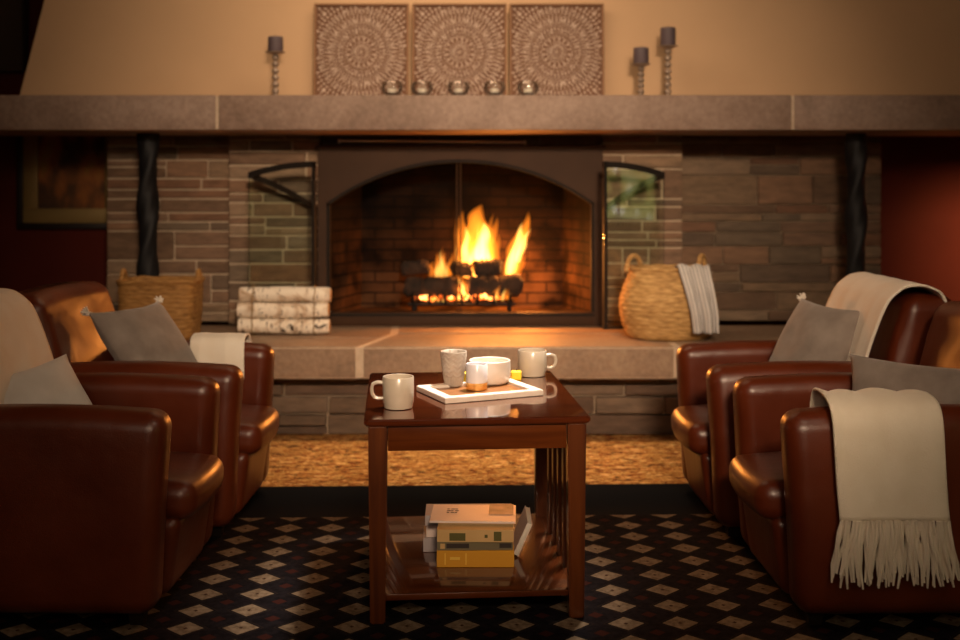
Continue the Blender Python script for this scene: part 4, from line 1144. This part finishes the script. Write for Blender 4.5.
m = MB(); m.box((.007,0,0), (.0015, .174, .103)); m.box((-.007,0,0), (.0015, .174, .103)); bmesh.ops.transform(m.bm, matrix=Matrix.Translation((-.012,0,.052)) @ Matrix.Rotation(R(24), 4, 'Y'), verts=m.bm.verts); m.build('cover', cw, ob)

# ------------------------------------------------------------------ lights
def area(name, loc, target, size, power, color, sy=None, spread=None):
    l = bpy.data.lights.new(name, 'AREA'); l.energy = power; l.color = color; l.size = size
    if sy: l.shape = 'RECTANGLE'; l.size_y = sy
    if spread: l.spread = spread
    o = bpy.data.objects.new(name, l); COL.objects.link(o); o.location = loc
    o.rotation_euler = (Vector(target)-Vector(loc)).to_track_quat('-Z', 'Y').to_euler(); return o
def point(name, loc, power, color, r):
    l = bpy.data.lights.new(name, 'POINT'); l.energy = power; l.color = color; l.shadow_soft_size = r
    o = bpy.data.objects.new(name, l); COL.objects.link(o); o.location = loc; return o
WARM = (1, .72, .45); OR = (1, .30, .05)
def spot(name, loc, d, power, color, ang, r=.03):
    l = bpy.data.lights.new(name, 'SPOT'); l.energy = power; l.color = color; l.spot_size = R(ang); l.spot_blend = .3; l.shadow_soft_size = r
    o = bpy.data.objects.new(name, l); COL.objects.link(o); o.location = loc; o.rotation_euler = Vector(d).to_track_quat('-Z', 'Y').to_euler(); return o
point('fire_light', P(490,252,6.20), 12, OR, .03)
point('fire_light', P(530,258,6.18), 16, OR, .03)
point('fire_light', P(461,290,5.93), 2, OR, .02)
spot('fire_light', P(480,245,6.12), (0,-1,-.36), 20, OR, 104)
spot('fire_light', P(520,240,6.10), (0,-1,-.36), 18, OR, 104)
area('hood_light', (-.3, 4.6, 2.9), (-.1, 5.74, 1.75), 1.6, 17, WARM, .4)
area('key_light', (.5, -.9, 2.45), (.0, 5.8, .85), .6, 18, (1,.72,.48), .4, spread=R(40))
area('table_fill', (.55, 3.9, 2.9), (-.03, 3.3, .55), .35, 4, (1, .86, .72), .35, spread=R(22))  # unseen lamp added to brighten the tray, mugs and tabletop
area('carpet_fill', (0, 4.75, 2.95), (0, 4.76, 0), 1.6, 4.5, (1,.70,.42), .2, spread=R(34))  # added overhead fill that lifts the gold carpet, no fixture behind it
area('room_light', (.9, 1.6, 2.9), (0, 3.5, .5), .7, 9, (1, .76, .54), .7)
area('fill_light', (-.6, -1.2, 2.3), (0, 4.0, .5), 2.2, 17, (1, .76, .54), 1.4)
area('red_wall_light', (3.5, 4.3, 1.7), (3.6, 6.4, .9), .4, 22, (1, .62, .28), .3, spread=R(60))
w = bpy.data.worlds.new('world'); scn.world = w; w.use_nodes = True
w.node_tree.nodes['Background'].inputs[0].default_value = (.05,.035,.025,1); w.node_tree.nodes['Background'].inputs[1].default_value = .3
scn.view_settings.view_transform = 'Standard'; scn.view_settings.look = 'None'; scn.view_settings.exposure = 0
scn.cycles.use_denoising = True
scn.cycles.max_bounces = 6; scn.cycles.transparent_max_bounces = 24; scn.cycles.volume_bounces = 0
scn.cycles.caustics_reflective = False; scn.cycles.caustics_refractive = False
scn.cycles.sample_clamp_indirect = 4
